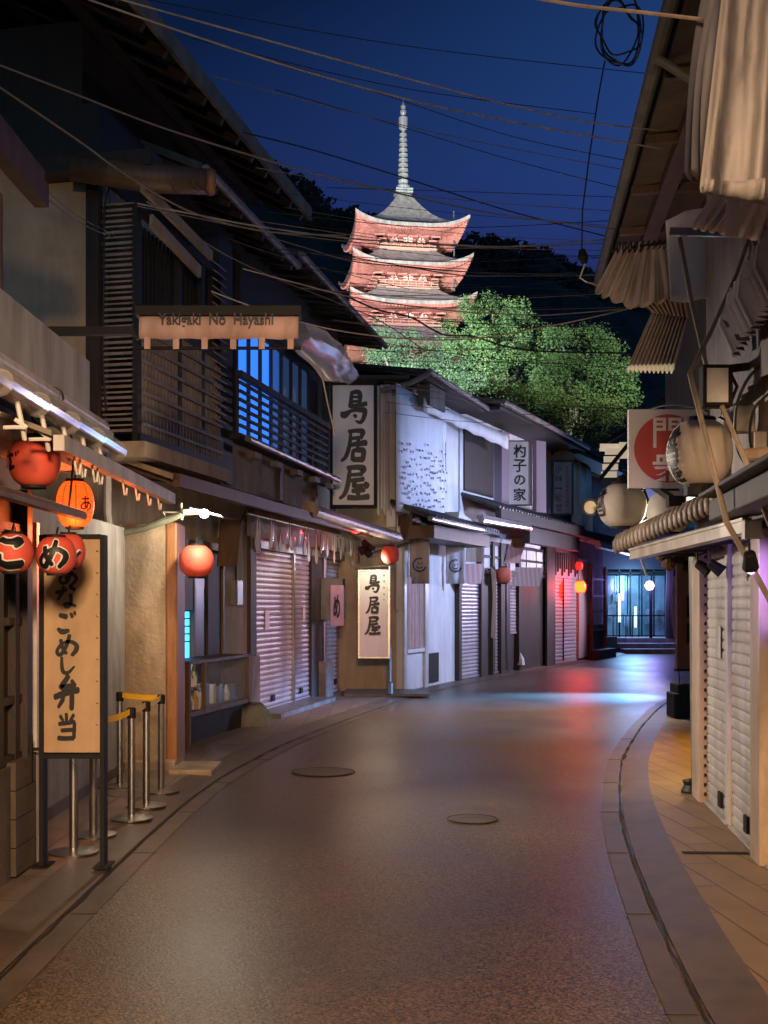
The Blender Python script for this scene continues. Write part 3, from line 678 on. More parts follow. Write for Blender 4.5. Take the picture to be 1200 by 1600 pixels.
# protruding log beam end
a, b = P(110,262,11.6), P(322,284,11.9)
mb = MB(); mb.tube([a, a.lerp(b,.6)+V(0,0,-.02), b], [.13,.15,.13], 12); mb.build('log_beam', wood_brown, B, smooth=True)
MB().lathe(b, [(.02,0),(.13,.0),(.14,.05),(.12,.09),(.02,.1)], 16, ax=(b-a)).build('beam_cap', wood_orange, B, smooth=True)
# roofs
rows = MB(); va, vb_ = -3.4, .9
rows.obox(FB.p(-2.2,va,9.9), FB.p(5.6,va,9.9)-FB.p(-2.2,va,9.9), FB.p(-2.2,vb_,7.62)-FB.p(-2.2,va,9.9), V(0,0,.12))
rows.obox(FB.p(-2.2,va,9.9), FB.p(5.6,va,9.9)-FB.p(-2.2,va,9.9), FB.p(-2.2,-7.6,7.62)-FB.p(-2.2,va,9.9), V(0,0,.12))
rows.build('main_roof', rooftile, B)
mb = MB()
for k in range(14): u = -2.1+k*.58; mb.beam(FB.p(u,va,9.8), FB.p(u,vb_-.05,7.55), .07,.1)
for v in (-2.4,-1.2,.1): mb.beam(FB.p(-2.2,v,9.9-(v-va)*.53-.12), FB.p(5.6,v,9.9-(v-va)*.53-.12), .14,.16)
mb.split('rafter', wood_dark, B)
mb = MB(); mb.beam(FB.p(-2.25,vb_+.02,7.66), FB.p(5.65,vb_+.02,7.66), .05,.2); mb.beam(FB.p(-2.24,va,9.95), FB.p(-2.24,vb_,7.66), .06,.24); mb.build('eave_board', mat('weathered fascia', (.12,.1,.08), .7, (.18,.15,.12), 6), B)
def low_roof(u0, u1, v0, w0, v1, w1, nm='lower_roof'):
    m_ = MB(); m_.obox(FB.p(u0,v0,w0), FB.p(u1,v0,w0)-FB.p(u0,v0,w0), FB.p(u0,v1,w1)-FB.p(u0,v0,w0), V(0,0,.09)); m_.build(nm, rooftile, B)
    m_ = MB(); n = int((u1-u0)/.4)
    for k in range(n): u = u0+.1+k*(u1-u0-.2)/(n-1); m_.beam(FB.p(u,v0,w0-.05), FB.p(u,v1-.03,w1-.04), .05,.07)
    m_.split('rafter', wood_dark, B)
    m_ = MB(); m_.tube([FB.p(u0,v1+.04,w1+.02), FB.p(u1,v1+.04,w1)], .05, 10); m_.build('gutter', mat('pinkish brown gutter', (.2,.15,.13), .4, (.28,.22,.2), 3), B)
low_roof(FB.u(316,.9), FB.u(462,.9), .15, 7.0, .9, 6.67)
low_roof(FB.u(466,.9), FB.u(600,.9), -2.5, 7.5, .9, 6.87)
# lattice bay
v = .65; ua, ub = FB.u(218,v), FB.u(347,v)
mb = MB()
for k in range(21):
    w = 3.55 + k*.115; mb.fb(FB, ua-.02, ua+.1, .24, v-.02, w, w+.03)
    q0 = FB.p(ua-.05,.26,w+.06); mb.obox(q0, FB.p(ua-.05,v-.04,w)-FB.p(ua-.05,.26,w), FB.p(ua+.12,.26,w)-FB.p(ua-.05,.26,w), V(0,0,.014))
mb.build('louvre_stack', mat('weathered slats', (.24,.2,.175), .6, (.34,.29,.26), 6, (1,1,8)), B)
mb = MB()
for u in (ua, FB.u(282,v), FB.u(318,v), ub): mb.fb(FB, u-.05, u+.05, v-.06, v, 3.45, 5.9)
for w in (3.45, 4.78, 5.82): mb.fb(FB, ua, ub, v-.05, v+.012, w, w+.09)
mb.fb(FB, ub-.05, ub+.45, .1, v-.02, 3.3, 6.4)
mb.build('lattice_frame', wood_black, B)
mb = MB()
for k in range(7): mb.fb(FB, ua+.05, ub-.05, v+.005, v+.03, 3.62+k*.165, 3.655+k*.165)
for k in range(26): u = ua+.08+k*(ub-ua-.16)/25; mb.fb(FB, u, u+.025, v-.03, v, 3.5, 4.8)
mb.build('lattice_rails', mat('grey brown lattice', (.15,.12,.1), .6, (.23,.185,.16), 5), B)
mb = MB()
for k in range(22): u = ua+.1+k*(ub-ua-.2)/21; mb.fb(FB, u, u+.03, v-.2, v-.17, 4.85, 5.85)
mb.build('upper_bars', wood_black, B)
mb = MB()
for k in range(20): w = 4.0+k*.1; mb.obox(FB.p(ub-.35,v+.0,w+.05), FB.p(ub-.02,v,w)-FB.p(ub-.35,v,w), FB.p(0,.07,-.05)-FB.p(0,0,0), V(0,0,.014))
mb.build('end_louvre', mat('weathered slats', (.14,.115,.1)), B)
MB().fb(FB, ua, ub, .2, .3, 3.4, 5.9).build('bay_backing', wood_black, B)
MB().fb(FB, ua-.1, ub, .2, v+.1, 3.28, 3.44).build('bay_sill', plaster_lower, B)
# slanted boards above the bay
mb = MB(); a, b = FB.hit(236,345,.72), FB.hit(312,425,.72); mb.beam(a, b, .04,.14); mb.beam(FB.hit(222,290,.8), FB.hit(330,400,.8), .04,.12); mb.split('slant_board', wood_pale, B)
# blue lit upper window
u0, u1 = FB.u(369,.3), FB.u(482,.3); win = thing_win = None
wf = MB(); n = 7; us = [u0+(u1-u0)*k/n for k in range(n+1)]
for u in us: wf.fb(FB, u-.035, u+.035, .24, .32, 3.95, 5.75)
wf.fb(FB, u0, u1, .24, .33, 5.7, 5.8); wf.fb(FB, u0, u1, .24, .33, 3.9, 4.0); wfo = wf.build('window', wood_black, B)
blueA = emis('bright blue window light', (.035,.22,1), 1.0); blueB = emis('mid blue window light', (.03,.13,.5), .5); blueC = mat('dim blue glass', (.03,.055,.11), .2, emit=(.05,.11,.28), es=.25)
for k in range(n): MB().fb(FB, us[k]+.035, us[k+1]-.035, .26, .28, 4.0, 5.7).build('pane', [blueA,blueA,blueA,blueB,blueC,blueC,blueC][k], wfo)
MB().fb(FB, u1+.03, FB.u(515,.3), .2, .3, 3.9, 6.5).build('side_boarding', wood_dark, B)
MB().fb(FB, u0-.1, FB.u(515,.3), .2, .4, 5.8, 6.6).build('head_boarding', wood_black, B)
# balcony
v = .78; ua2, ub2 = FB.u(376,v), FB.u(515,v); mb = MB()
for k in range(6): w = 4.03+k*.11; mb.fb(FB, ua2, ub2, v-.03, v, w, w+.04)
mb.fb(FB, ua2-.05, ub2, v-.05, v+.03, 4.66, 4.74)
for k in range(6): u = ua2+(ub2-ua2)*k/5; mb.fb(FB, u-.03, u+.03, v-.05, v-.031, 3.95, 4.7)
mb.fb(FB, ua2, ub2, .2, v, 3.88, 3.95)
mb.build('balcony', wood_black, B)
mb = MB(); mb.tube([FB.p(ua2-.1,v+.13,3.86), FB.p(ub2+.1,v+.13,3.83)], .045, 10)
for k in range(5): u = ua2+.4+k*(ub2-ua2-.5)/4; mb.fb(FB, u, u+.28, v-.05, v+.06, 3.68, 3.76)
mb.build('balcony_gutter', mat('pinkish brown gutter', (.2,.15,.13)), B)
mb = MB(); mb.fb(FB, ua2-.4, ub2+.1, .2, .55, 3.28, 3.88); mb.build('spandrel', plaster_lower, B)
mb = MB()
for u in (ua2-.3, FB.u(435,.57), FB.u(490,.57)): mb.fb(FB, u, u+.12, .5, .6, 3.28, 3.9)
mb.split('spandrel_post', wood_brown, B)
# pent roof over the shop fronts
mb = MB(); mb.obox(FB.p(.3,.1,3.36), FB.p(9.8,.1,3.36)-FB.p(.3,.1,3.36), FB.p(.3,.95,3.06)-FB.p(.3,.1,3.36), V(0,0,.06)); mb.build('pent_roof', plaster_lower, B)
mb = MB(); mb.fb(FB, .3, 9.8, .9, .98, 3.0, 3.14)
for k in range(7): mb.beam(FB.p(.5+k*1.5,.1,3.33), FB.p(.5+k*1.5,.95,3.03), .06,.06)
mb.build('pent_roof_beam', wood_brown, B)
# ground floor front
ug = lambda px: FB.u(px, 0)
MB().fb(FB, ug(300), ug(322), -.05, .0, .05, 2.5).build('door', mat('dark sliding door', (.05,.042,.038), .35, (.075,.06,.055), 3), B)
MB().fb(FB, ug(322), ug(346), -.05, .03, .05, 2.45).build('door', wood_dark, B)
mb = MB(); mb.fb(FB, ug(345)-.06, ug(345), -.04, .06, 0, 2.7); mb.fb(FB, ug(283), ug(347), -.04, .06, 2.5, 2.6); mb.fb(FB, ug(300)-.05, ug(300), -.04,.05,0,2.5); mb.build('door_frame', wood_brown, B)
fr = MB(); fr.fb(FB, ug(281), ug(283), -.04,.05, .9,2.6); fr.fb(FB, ug(283), ug(299)-.05, -.04,.04,1.68,2.5); fr.fb(FB, ug(283), ug(299)-.05, -.04,.04,.6,1.02); fw = fr.build('shop_window', mat('bluish window board', (.2,.19,.24), .6), B)
bl = emis('blue shop light', (.06,.5,1), 2.2)
zz = [1.03,1.27,1.37,1.47,1.57,1.67]
for k in range(5): MB().fb(FB, ug(285), ug(298)-.05, -.03, .0, zz[k]+.01, zz[k+1]-.01).build('lit_pane', bl, fw)
MB().fb(FB, ug(346), ug(384), -.055, .02, .75, 3.0).build('shop_wall', plaster_old, B)
mb = MB(); mb.fb(FB, ug(384), ug(393), -.05,.08, .9,3.0); mb.fb(FB, ug(482), ug(498), -.05,.06, 0,2.75); mb.fb(FB, ug(537), ug(541), -.05,.1, .0,2.8); mb.split('post', wood_dark, B)
mb = MB(); mb.fb(FB, ug(378), ug(393), -.05,.14, 0,.98); mb.fb(FB, ug(493), ug(505), -.02,.2,0,.7); mb.fb(FB, ug(540), ug(545), -.02,.2,0,.7); mb.split('stone_post_base', stone, B, bevel=.015)
mb = MB(); mb.tube([FB.p(ug(500),.08,.1), FB.p(ug(500),.08,2.7)], .045, 10); mb.tube([FB.p(ug(503),.07,.1), FB.p(ug(503),.07,2.7)], .02, 8); mb.split('steel_pipe', steel, B)
s = shutter(FB, ug(394), ug(455), .0, .12, 2.62, 'roller_shutter', shutm, B); MB().fb(FB, ug(454.6), ug(456.2), -.01,.06,.1,2.62).build('rail', steel, s)
s = shutter(FB, ug(456.5), ug(482), .0, .12, 2.62, 'roller_shutter', shutm, B)
s = shutter(FB, ug(508), ug(537), .0, .1, 2.62, 'roller_shutter', shutm, B)
mb = MB(); mb.fb(FB, ug(392), ug(540), -.02,.12,2.62,2.74); mb.fb(FB, ug(390), ug(482), -.02,.5,.0,.1); mb.build('shutter_housing', metal_grey, B)
mb = MB(); mb.fb(FB, ug(392), ug(541), -.05,.05,2.74,3.2); mb.build('transom', wood_brown, B)
# small hardware: locks, notices, meter, cables along the front
mb = MB()
for px in (424,468,522): u = ug(px); mb.fb(FB, u-.07, u+.07, .02,.045,.2,.3)
mb.split('lock_plate', metal_black, B)
mb = MB(); u = ug(412); mb.fb(FB, u, u+.22, .022,.026,1.35,1.66); u = ug(471); mb.fb(FB, u, u+.15, .022,.026,1.5,1.7); mb.split('paper_notice', mat('paper notice', (.6,.57,.53), .7, (.66,.63,.6), 8, wear=.1), B)
mb = MB(); mb.fb(FB, ug(359), ug(359)+.24, .02,.12,1.75,2.1); mb.split('meter_box', metal_grey, B)
for k in range(3): MB().tube([FB.p(.8+q*.9, .24+.03*k, 3.24-.03*k-.03*math.sin(q*1.7+k)) for q in range(10)], .009, 6).build('front_cable', rubber, B)
MB().tube([FB.p(ug(366),.03,2.05), FB.p(ug(366),.03,2.6), FB.p(ug(368),.05,2.9), FB.p(ug(368),.2,3.2)], .012, 6).build('front_cable', rubber, B)
# hanging picture board beside the door
a = FB.hit(350,845,.18); tag(MB().obox(a+V(-.1,0,-.35), (.24,.18,0), (.02,-.03,0), (.05,.02,.65)).build('tilted_board', wood_brown), 'tilted brown framed board hanging under the eave right of the hanging red lantern', 'board')

# ---- E: white corner building
E = thing('white_house', 'white plaster corner house with drooping white cloth behind the big vertical sign', 'building', (.5,24,0))
MB().obox((-2.2,22.95,0), (2.55,0,0), (0,3.5,0), (0,0,6.1)).build('front_core', plaster_cream, E)
ue = FE.u(716,0)
MB().fb(FE, 0, ue, -6, 0, 0, 6.14).build('wall', plaster_white, E)
MB().fb(FE0, .85, 1.2, 0, .03, 3.3, 5.9).build('upper_front', plaster_white, E)
mb = MB(); mb.fb(FE, FE.u(630,0.02), FE.u(634,.02), 0,.05,0,3.0); mb.fb(FE, FE.u(662,.02), FE.u(667,.02), -.0,.06,0,2.9); mb.fb(FE, ue-.05, ue+.02, 0,.07,0,2.9); mb.split('corner_trim', metal_white, E)
MB().fb(FE, FE.u(668,.02), FE.u(685,.02), .0,.03, .1,.72).build('vent_grille', metal_black, E)
wd = MB(); wd.fb(FE, FE.u(636,.03), FE.u(663,.03), 0,.05, .78,.86); wd = wd.build('window', plaster_white, E)
rows = []
for k in range(33):
    u = FE.u(637,.06)+(FE.u(662,.06)-FE.u(637,.06))*k/32; rows.append([FE.p(u,.05+.02*math.sin(k*1.3)+.01*math.sin(k*.5),z) for z in (.87,1.6,2.3)])
MB().grid(rows).build('curtain', mat('pink curtain', (.52,.36,.34), .8, (.58,.42,.4), 6), wd)
mb = MB(); mb.fb(FE, -.2, ue+.2, 0, .5, 6.14, 6.2); mb.fb(FE0, -.4, 1.3, 0, .5, 6.15, 6.22); mb.fb(FE, -.2, ue+.2, .5,.56,6.15,6.3); mb.build('eave', wood_dark, E)
mb = MB(); tiled_roof(mb, FE, -.25, ue+.3, -3.5, 6.9, .58, 6.28); mb.obox(FE.p(-.2,-6,6.85),FE.p(ue+.3,-6,6.85)-FE.p(-.2,-6,6.85),FE.p(0,2.52,0)-FE.p(0,0,0),(0,0,.05)); mb.build('roof', rooftile, E)
mb = MB(); mb.tube([FE.p(-.3,.64,6.3), FE.p(ue+.3,.64,6.24)], .055, 10); mb.tube([FE.p(-.3,.64,6.25), FE.p(-.45,.3,6.05), FE.p(-.7,-.2,5.9)], .05, 8); mb.build('gutter', mat('pinkish brown gutter', (.2,.15,.13)), E)
mb = MB(); mb.fb(FE, -.3, ue, .05,.75, 3.05,3.3); mb.fb(FE, -.3, .2, .0,.3,3.3,3.5); mb.build('shop_beam', wood_brown, E)
mb = MB(); tiled_roof(mb, FE, FE.u(672,.8), ue+.1, .0, 3.75, .9, 3.4, .2, .04); mb.build('pent_roof', rooftile, E)
mb = MB(); mb.tube([FE.p(FE.u(672,.95),.95,3.36), FE.p(FE.u(755,.95),.95,3.36)], .05, 10); mb.build('pent_gutter', mat('silver gutter', (.45,.38,.36), .3, metal=.7), E)
mb = MB(); mb.prism([FE.p(FE.u(694,.2),.2,3.4), FE.p(FE.u(745,.3),.3,3.42), FE.p(FE.u(697,.2),.2,3.75)], FE.n*.3); mb.build('gusset', plaster_white, E)
rows = []
for k in range(15):
    t = k/14; x = P(589,0,22.6).x + (P(612,0,22.6).x-P(589,0,22.6).x)*t
    rows.append([V(x, 22.62+.06*math.sin(k*1.1)-.05*t, EYE+(945-y)/1800*22.6) for y in (602,640,700,760,800+6*math.sin(k))])
tag(MB().grid(rows).build('cloth_drape', canvas_white, solid=.01), 'long narrow white cloth draped between the big vertical sign and the bird pattern banner', 'cloth')
mb = MB(); mb.fb(FE, FE.u(668,.5), FE.u(692,.5), .3,.55,5.7,6.12)
tag(mb.build('air_vent_box', mat('brown grey mesh', (.1,.085,.07), .7, (.16,.14,.12), 30)), 'brown meshed box under the eave above the bird pattern banner', 'vent box')

# bird pattern banner
bn = thing('banner', 'large pale banner with a flock of small dark birds hung on the white house', 'banner', FE.p(1,.2,3.4))
v = .25; a0, a1 = FE.u(619,v), FE.u(697,v); wt, wb_ = 5.92, 3.52
rows = []
for k in range(13):
    u = a0+(a1-a0)*k/12; rows.append([FE.p(u, v+.03*math.sin(k*.9)*(1-j/8), wb_+(wt-.12*k/12-wb_)*j/8) for j in range(9)])
MB().grid(rows).build('cloth', mat('pale banner cloth', (.58,.58,.6), .8, (.66,.66,.68), 2, wear=.1), bn, smooth=True, solid=.008)
mb = MB(); rg = random.Random(11)
def flick(u, w, s, up):
    c = FE.p(u, v+.055, w); pts = [(-s,.0),(-s*.3,s*.55*up),(0,0),(s*.45,s*.5*up),(s,.05*s)]
    rws = [[c+FE.d*x+V(0,0,y+.019), c+FE.d*x+V(0,0,y-.019)] for x, y in pts]; mb.grid(rws)
placed = []
for i in range(150):
    t = rg.random()**.6; w = wt-.75-(1.55*t); u = a0+.12+(a1-a0-.25)*rg.random(); 
    if (wt-.75-w) < (1-(u-a0)/(a1-a0))*.15: continue
    if any(abs(u-p[0]) < .13 and abs(w-p[1]) < .085 for p in placed): continue
    placed.append((u, w)); flick(u, w, rg.uniform(.045,.06), rg.choice((1,1,-1)))
mb.build('printed_birds', mat('navy print', (.015,.015,.04), .7), bn)
mb = MB(); u = a1-.2; mb.obox(FE.p(u,v+.05,4.6), FE.d*.02, FE.n*.004, V(0,0,.62))
for k in range(9): mb.obox(FE.p(u-.02,v+.05,4.62+k*.065), FE.d*rg.uniform(.03,.06), FE.n*.0045, V(0,0,.02))
mb.build('printed_script', mat('navy print', (.015,.015,.04)), bn)
MB().tube([FE.p(a0,v,wt+.02), FE.p(a1,v,wt-.1)], .02, 8).build('top_rod', metal_grey, bn)

# ---- F: ladle shop
Fh = thing('ladle_shop', 'white walled two storey shop with dark square window and tiled awnings', 'building', FF.p(3,0,0))
uf = FF.u(861,0)
MB().fb(FF, 0, uf, -6, 0, 0, 6.2).build('wall', plaster_white, Fh)
MB().fb(FF, FF.u(725,.02), FF.u(770,.02), 0,.04, 4.4,6.0).build('upper_window', wood_dark, Fh)
mb = MB(); mb.fb(FF, FF.u(778,.1), FF.u(790,.1), 0,.2,4.2,6.1); mb.build('downpipe', mat('mauve grey board', (.2,.16,.18), .6), Fh)
mb = MB(); tiled_roof(mb, FF, .1, uf+.4, -4, 7.3, .95, 6.35, .26, .06); mb.obox(FF.p(.1,-6,7.25),FF.p(uf+.4,-6,7.25)-FF.p(.1,-6,7.25),FF.p(0,2.02,0)-FF.p(0,0,0),(0,0,.05)); mb.build('roof', rooftile_warm, Fh)
mb = MB(); mb.fb(FF, .1, uf+.4, .0,.93,6.2,6.28); mb.build('eave', wood_dark, Fh)
MB().tube([FF.p(.1,1.0,6.38), FF.p(uf+.5,1.0,6.32)], .06, 10).build('gutter', mat('pinkish brown gutter', (.2,.15,.13)), Fh)
mb = MB(); tiled_roof(mb, FF, .1, uf+.2, .0, 4.3, .9, 3.95, .24,.05); mb.build('pent_roof', rooftile, Fh)
mb = MB(); mb.fb(FF, .1, uf+.2, .82,.96, 3.72,3.95); mb.fb(FF, FF.u(828,.8), uf+.2, .6,.8,3.3,3.7); mb.split('pent_roof_beam', wood_dark, Fh)
mb = MB(); mb.tube([FF.p(FF.u(752,1.1),1.1,3.55), FF.p(FF.u(828,1.1),1.1,3.6)], .07, 10); mb.fb(FF, FF.u(752,1.05), FF.u(828,1.05), .95,1.1,3.6,3.68); mb.build('awning_roll', mat('silver gutter', (.45,.38,.36)), Fh)
# ground floor: shutters, posts, shoji transom
pf = lambda px: FF.u(px, .05)
mb = MB()
for a_, b_2 in ((712,716),(747,751),(765,768),(778,792),(806,809),(852,861)): mb.fb(FF, pf(a_), pf(b_2), .0,.14,0,3.3)
mb.fb(FF, pf(712), pf(861), 0,.12,2.5,2.6); mb.fb(FF, pf(847), pf(860), .141,.2,0,3.6); mb.split('post', wood_dark, Fh)
shutter(FF, pf(716), pf(747), .05, .1,2.5, 'roller_shutter', shutm, Fh); shutter(FF, pf(768), pf(777), .05, .1,2.5, 'roller_shutter', shutm, Fh)
shutter(FF, pf(792), pf(806), .05, 1.05,2.5, 'roller_shutter', shutm, Fh)
mb = MB(); mb.fb(FF, pf(751), pf(765), .02,.05,0,2.5); mb.fb(FF, pf(809), pf(852), .02,.06,0,2.5); mb.fb(FF, pf(792), pf(806), .0,.02,0,1.05); mb.split('door', wood_dark, Fh)
mb = MB()
for k in range(6):
    u = pf(750)+k*(pf(852)-pf(750))/6
    for w in (2.64,2.96): mb.fb(FF, u+.05, u+(pf(852)-pf(750))/6-.05, .02,.06,w,w+.26)
mb.build('paper_transom', plaster_white, Fh)
mb = MB(); mb.fb(FF, pf(748), pf(856), .0,.1,2.9,2.96); mb.fb(FF, pf(748), pf(856), .0,.1,3.22,3.3); mb.build('transom_rail', wood_dark, Fh)
# white cloth roll under the eave
rows = []
for k in range(21):
    t = k/20; px = 662+132*t; y0 = 622+58*t; y1 = 642+60*t + 1.5*math.sin(k*1.7)
    F_, v_ = (FE,.45) if px < 716 else (FF,.5)
    rows.append([F_.hit(px, y0, v_), F_.hit(px, (y0+y1)/2, v_+.05), F_.hit(px, y1, v_+.0)])
tag(MB().grid(rows).build('cloth_awning', canvas_white, smooth=True, solid=.01), 'white cloth awning bundled along the eave over the dark square window', 'awning')
# ---- G: last shop on the left
G = thing('corner_shop', 'far shop with lilac lit roller shutter and red lit post ending the left row', 'building', FG.p(2,0,0))
pg = lambda px: FG.u(px, .0); ugx = FG.u(944,0)
MB().fb(FG, 0, ugx, -6, -.05, 0, 6.0).build('wall', mat('blue grey plaster', (.3,.3,.33), .8, (.38,.38,.4), 2), G)
mb = MB(); tiled_roof(mb, FG, -.1, ugx+.3, -4, 7.6, .9, 6.3, .28,.06); mb.build('roof', rooftile, G)
mb = MB(); mb.fb(FG, 0, ugx+.2, 0,.85,6.1,6.2); mb.fb(FG, 0, ugx+.2, -.0,.8,3.75,3.95); mb.build('eave', wood_dark, G)
shutter(FG, pg(861), pg(899), .02, .08,2.55, 'roller_shutter', mat('bright shutter', (.55,.53,.53), .35, metal=.2), G, .11)
MB().fb(FG, pg(878)-.01, pg(878)+.02, .02,.06,.08,2.55).build('shutter_rail', metal_black, G)
mb = MB(); mb.fb(FG, pg(861), pg(900), -.02,.05,2.55,3.1); mb.build('transom', mat('lilac panel', (.4,.36,.42), .6), G)
mb = MB()
for k in range(11): u = pg(864)+k*(pg(898)-pg(864))/10; mb.fb(FG, u, u+.05, .06,.1,2.62+.1*(k%3),3.3)
mb.split('hanging_ladle', wood_brown, G)
MB().fb(FG, pg(900), pg(913), -.02,.1,.08,3.2).build('post', mat('red washed post', (.5,.38,.34), .6), G)
mb = MB()
for px in (917,938): mb.fb(FG, pg(px)-.05, pg(px)+.05, .1,.2,0,3.0)
for w in (.9,1.5,2.0,2.55,2.95): mb.fb(FG, pg(917), pg(938), .12,.18,w,w+.07)
mb.build('rack_frame', wood_brown, G)
mb = MB(); mb.fb(FG, pg(917)+.1, pg(938), -.0,.1,.0,1.1); mb.fb(FG, pg(914), pg(940), .0,.5,.0,.3); mb.build('rack_boxes', wood_dark, G)
mb = MB(); mb.tube([FG.p(pg(889),.9,3.55), FG.p(pg(947),.9,3.5)], .1, 10); mb.fb(FG, pg(889), pg(947), .6,.95,3.62,3.7); mb.build('awning_roll', mat('silver gutter', (.45,.38,.36)), G)
rows = []
for k in range(13):
    t = k/12; px = 893+30*t
    rows.append([FG.hit(px+6*math.sin(k*.7)*(j/5.), 712+t*20+j*24, .3+.08*math.sin(k*1.4+j)) for j in range(6)])
tag(MB().grid(rows).build('cloth_drape', canvas_white, smooth=True, solid=.01), 'wrinkled white cloth hanging beside the weathered narrow sign at the far end', 'cloth')
# ================================================================ RIGHT SIDE
FR = Frame((1.69,0), (.112,1), -1)
R1 = thing('tiled_shop', 'closed shop with white roller shutters and low tiled eave at the right edge', 'building', (3.4,6,0))
uR = FR.u(1093, 0)
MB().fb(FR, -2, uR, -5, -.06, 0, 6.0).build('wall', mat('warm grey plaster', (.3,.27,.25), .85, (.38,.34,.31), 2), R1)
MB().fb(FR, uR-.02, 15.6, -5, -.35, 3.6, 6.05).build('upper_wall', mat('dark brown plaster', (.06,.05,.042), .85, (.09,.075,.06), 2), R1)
mb = MB(); mb.fb(FR, FR.u(1105,0), uR, -.05,.07,0,2.4); mb.fb(FR, FR.u(1203,0), FR.u(1188,0), -.05,.07,0,2.35); mb.split('post', mat('tan enamel', (.42,.31,.22), .45, (.5,.38,.28), 4), R1, bevel=.01)
s1 = shutter(FR, FR.u(1141,0), FR.u(1106,0), 0, .05, 2.3, 'roller_shutter', shut_white, R1, .082, .0075)
s2 = shutter(FR, FR.u(1187,0), FR.u(1143,0), 0, .05, 2.3, 'roller_shutter', shut_white, R1, .082, .0075)
shutter(FR, FR.u(1290,0), FR.u(1204,0), 0, .05, 2.3, 'roller_shutter', shut_white, R1, .082, .0075)
mb = MB(); mb.fb(FR, FR.u(1144,0), FR.u(1140,0), -.01,.035,.05,2.3)
mb.build('rail', metal_white, s1)
mb = MB()
for k in range(27):
    for px in (1106.6,1143.4): u = FR.u(px,0); mb.fb(FR, u-.012, u+.012, .015,.032,.1+k*.082,.125+k*.082)
mb.build('slat_clip', metal_black, s1)
mb = MB(); mb.fb(FR, FR.u(1290,0), uR, -.05,.04,2.3,2.6); mb.build('shutter_box', metal_grey, R1)
A_, B_ = P(968,852,11.2), P(1142,776,8.3); up_ = V(.95,.1,.5)
mb = MB(); mb.obox(A_+V(.02,0,.05), (B_-A_), up_, V(0,0,.05)); mb.tube([A_+V(.03,0,.09), B_+V(.03,0,.09)], .04, 8); mb.build('tiled_eave', rooftile, R1)
mb = MB()
for k in range(25):
    c0 = A_.lerp(B_, k/24); q = [c0+V(.06,0,.085), c0+V(0,0,.075), c0+V(-.025,0,.02), c0+V(-.022,0,-.04), c0+V(-.005,0,-.07)]
    mb.tube(q, [.04,.045,.046,.043,.036], 10); mb.tube([q[0], q[0]+up_*.8], .05, 8)
mb.build('tile_ends', mat('tan tile ends', (.2,.15,.105), .5, (.28,.21,.15), 10), R1, smooth=True)
ga, gb_ = P(992,868,10.3), P(1174,823,7.5)
mb = MB(); mb.beam(ga, gb_, .1, .075); mb.beam(ga+V(.02,0,.05), gb_+V(.02,0,.05), .16, .02); mb.beam(gb_-V(0,.04,0.02), gb_-V(0,-.03,0.02), .11, .12)
mb.build('gutter', mat('pale zinc gutter', (.4,.36,.31), .35, (.52,.47,.4), 3, metal=.5), R1)
mb = MB(); mb.beam(ga+V(.35,0,.08), gb_+V(.35,-.3,.06), .7, .03)
for k in range(7): c0 = ga.lerp(gb_, k/6); mb.beam(c0+V(.08,0,.02), c0+V(.7,0,.03), .05, .06)
mb.build('eave_rafters', wood_dark, R1)
mb = MB(); mb.fb(FR, 3.2, 8.0, -.05,.33,2.33,2.47); mb.fb(FR, 3.2, 7.9, .0,.42,2.48,2.51); mb.build('shop_hood', mat('dark zinc hood', (.045,.037,.03), .6, (.075,.062,.05), 4, metal=.1), R1, bevel=.01)
# upper roof
mb = MB(); ur0, ur1 = -2.0, 15.55
mb.obox(FR.p(ur0,.5,6.12), FR.p(ur1,.5,6.12)-FR.p(ur0,.5,6.12), FR.p(ur0,-5,8.6)-FR.p(ur0,.5,6.12), V(0,0,.12)); mb.build('upper_roof', rooftile, R1)
mb = MB(); mb.obox(FR.p(ur0,.46,6.02), FR.p(ur1,.46,6.02)-FR.p(ur0,.46,6.02), FR.p(ur0,-.4,6.1)-FR.p(ur0,.46,6.02), V(0,0,.05)); mb.build('upper_soffit', mat('brown soffit boards', (.09,.062,.045), .75, (.13,.09,.068), 3, (1,6,1)), R1)
mb = MB(); mb.tube([FR.p(ur0,.55,6.1),FR.p(ur1,.55,6.08)], .06, 10); mb.tube([FR.p(9,.56,6.02),FR.p(9,.1,5.7),FR.p(9,-.05,5.4)], .035, 8); mb.build('upper_gutter', mat('mossy gutter', (.14,.14,.1), .6, (.2,.19,.14), 8), R1)
mb = MB()
mb.beam(FR.p(2,.12,5.98), FR.p(15.4,.12,5.98), .16, .1)
for k in range(9): u = 4+k*1.3; mb.beam(FR.p(u,-.3,6.0), FR.p(u,.48,5.98), .06,.08)
mb.beam(FR.p(7.4,-.1,5.3), FR.p(8.0,.9,6.6), .05,.05); mb.split('roof_bracket', wood_brown, R1)
# whitish sheeting on the upper wall
rows = []
for k in range(25):
    t = k/24; u = FR.u(1215,.1)+(FR.u(1108,.1)-FR.u(1215,.1))*t; rows.append([FR.p(u,.1+.02*math.sin(k*1.9)+.01*math.sin(k*.6+z),z) for z in (3.2,3.8,4.4,5.0)])
tag(MB().grid(rows).build('plastic_sheet', mat('milky sheeting', (.2,.178,.165), .5, (.27,.245,.23), 3, wear=.45), smooth=True), 'milky weather sheet covering the upper wall behind the canvas curtains', 'sheet')
# ribbed folded awning against the sheet
rows = []
for k in range(49):
    t = k/48; c0 = P(1130+85*t, 520-130*t, 7.8-1.9*t); z = .045*math.sin(k*math.pi/1.6)
    rows.append([c0+V(z,0,.16), c0+V(z-.05,-.1,.0), c0+V(z+.02,-.16,-.2)])
tag(MB().grid(rows).build('ribbed_awning', canvas, smooth=True), 'ribbed folded canvas awning along the upper right wall', 'awning')

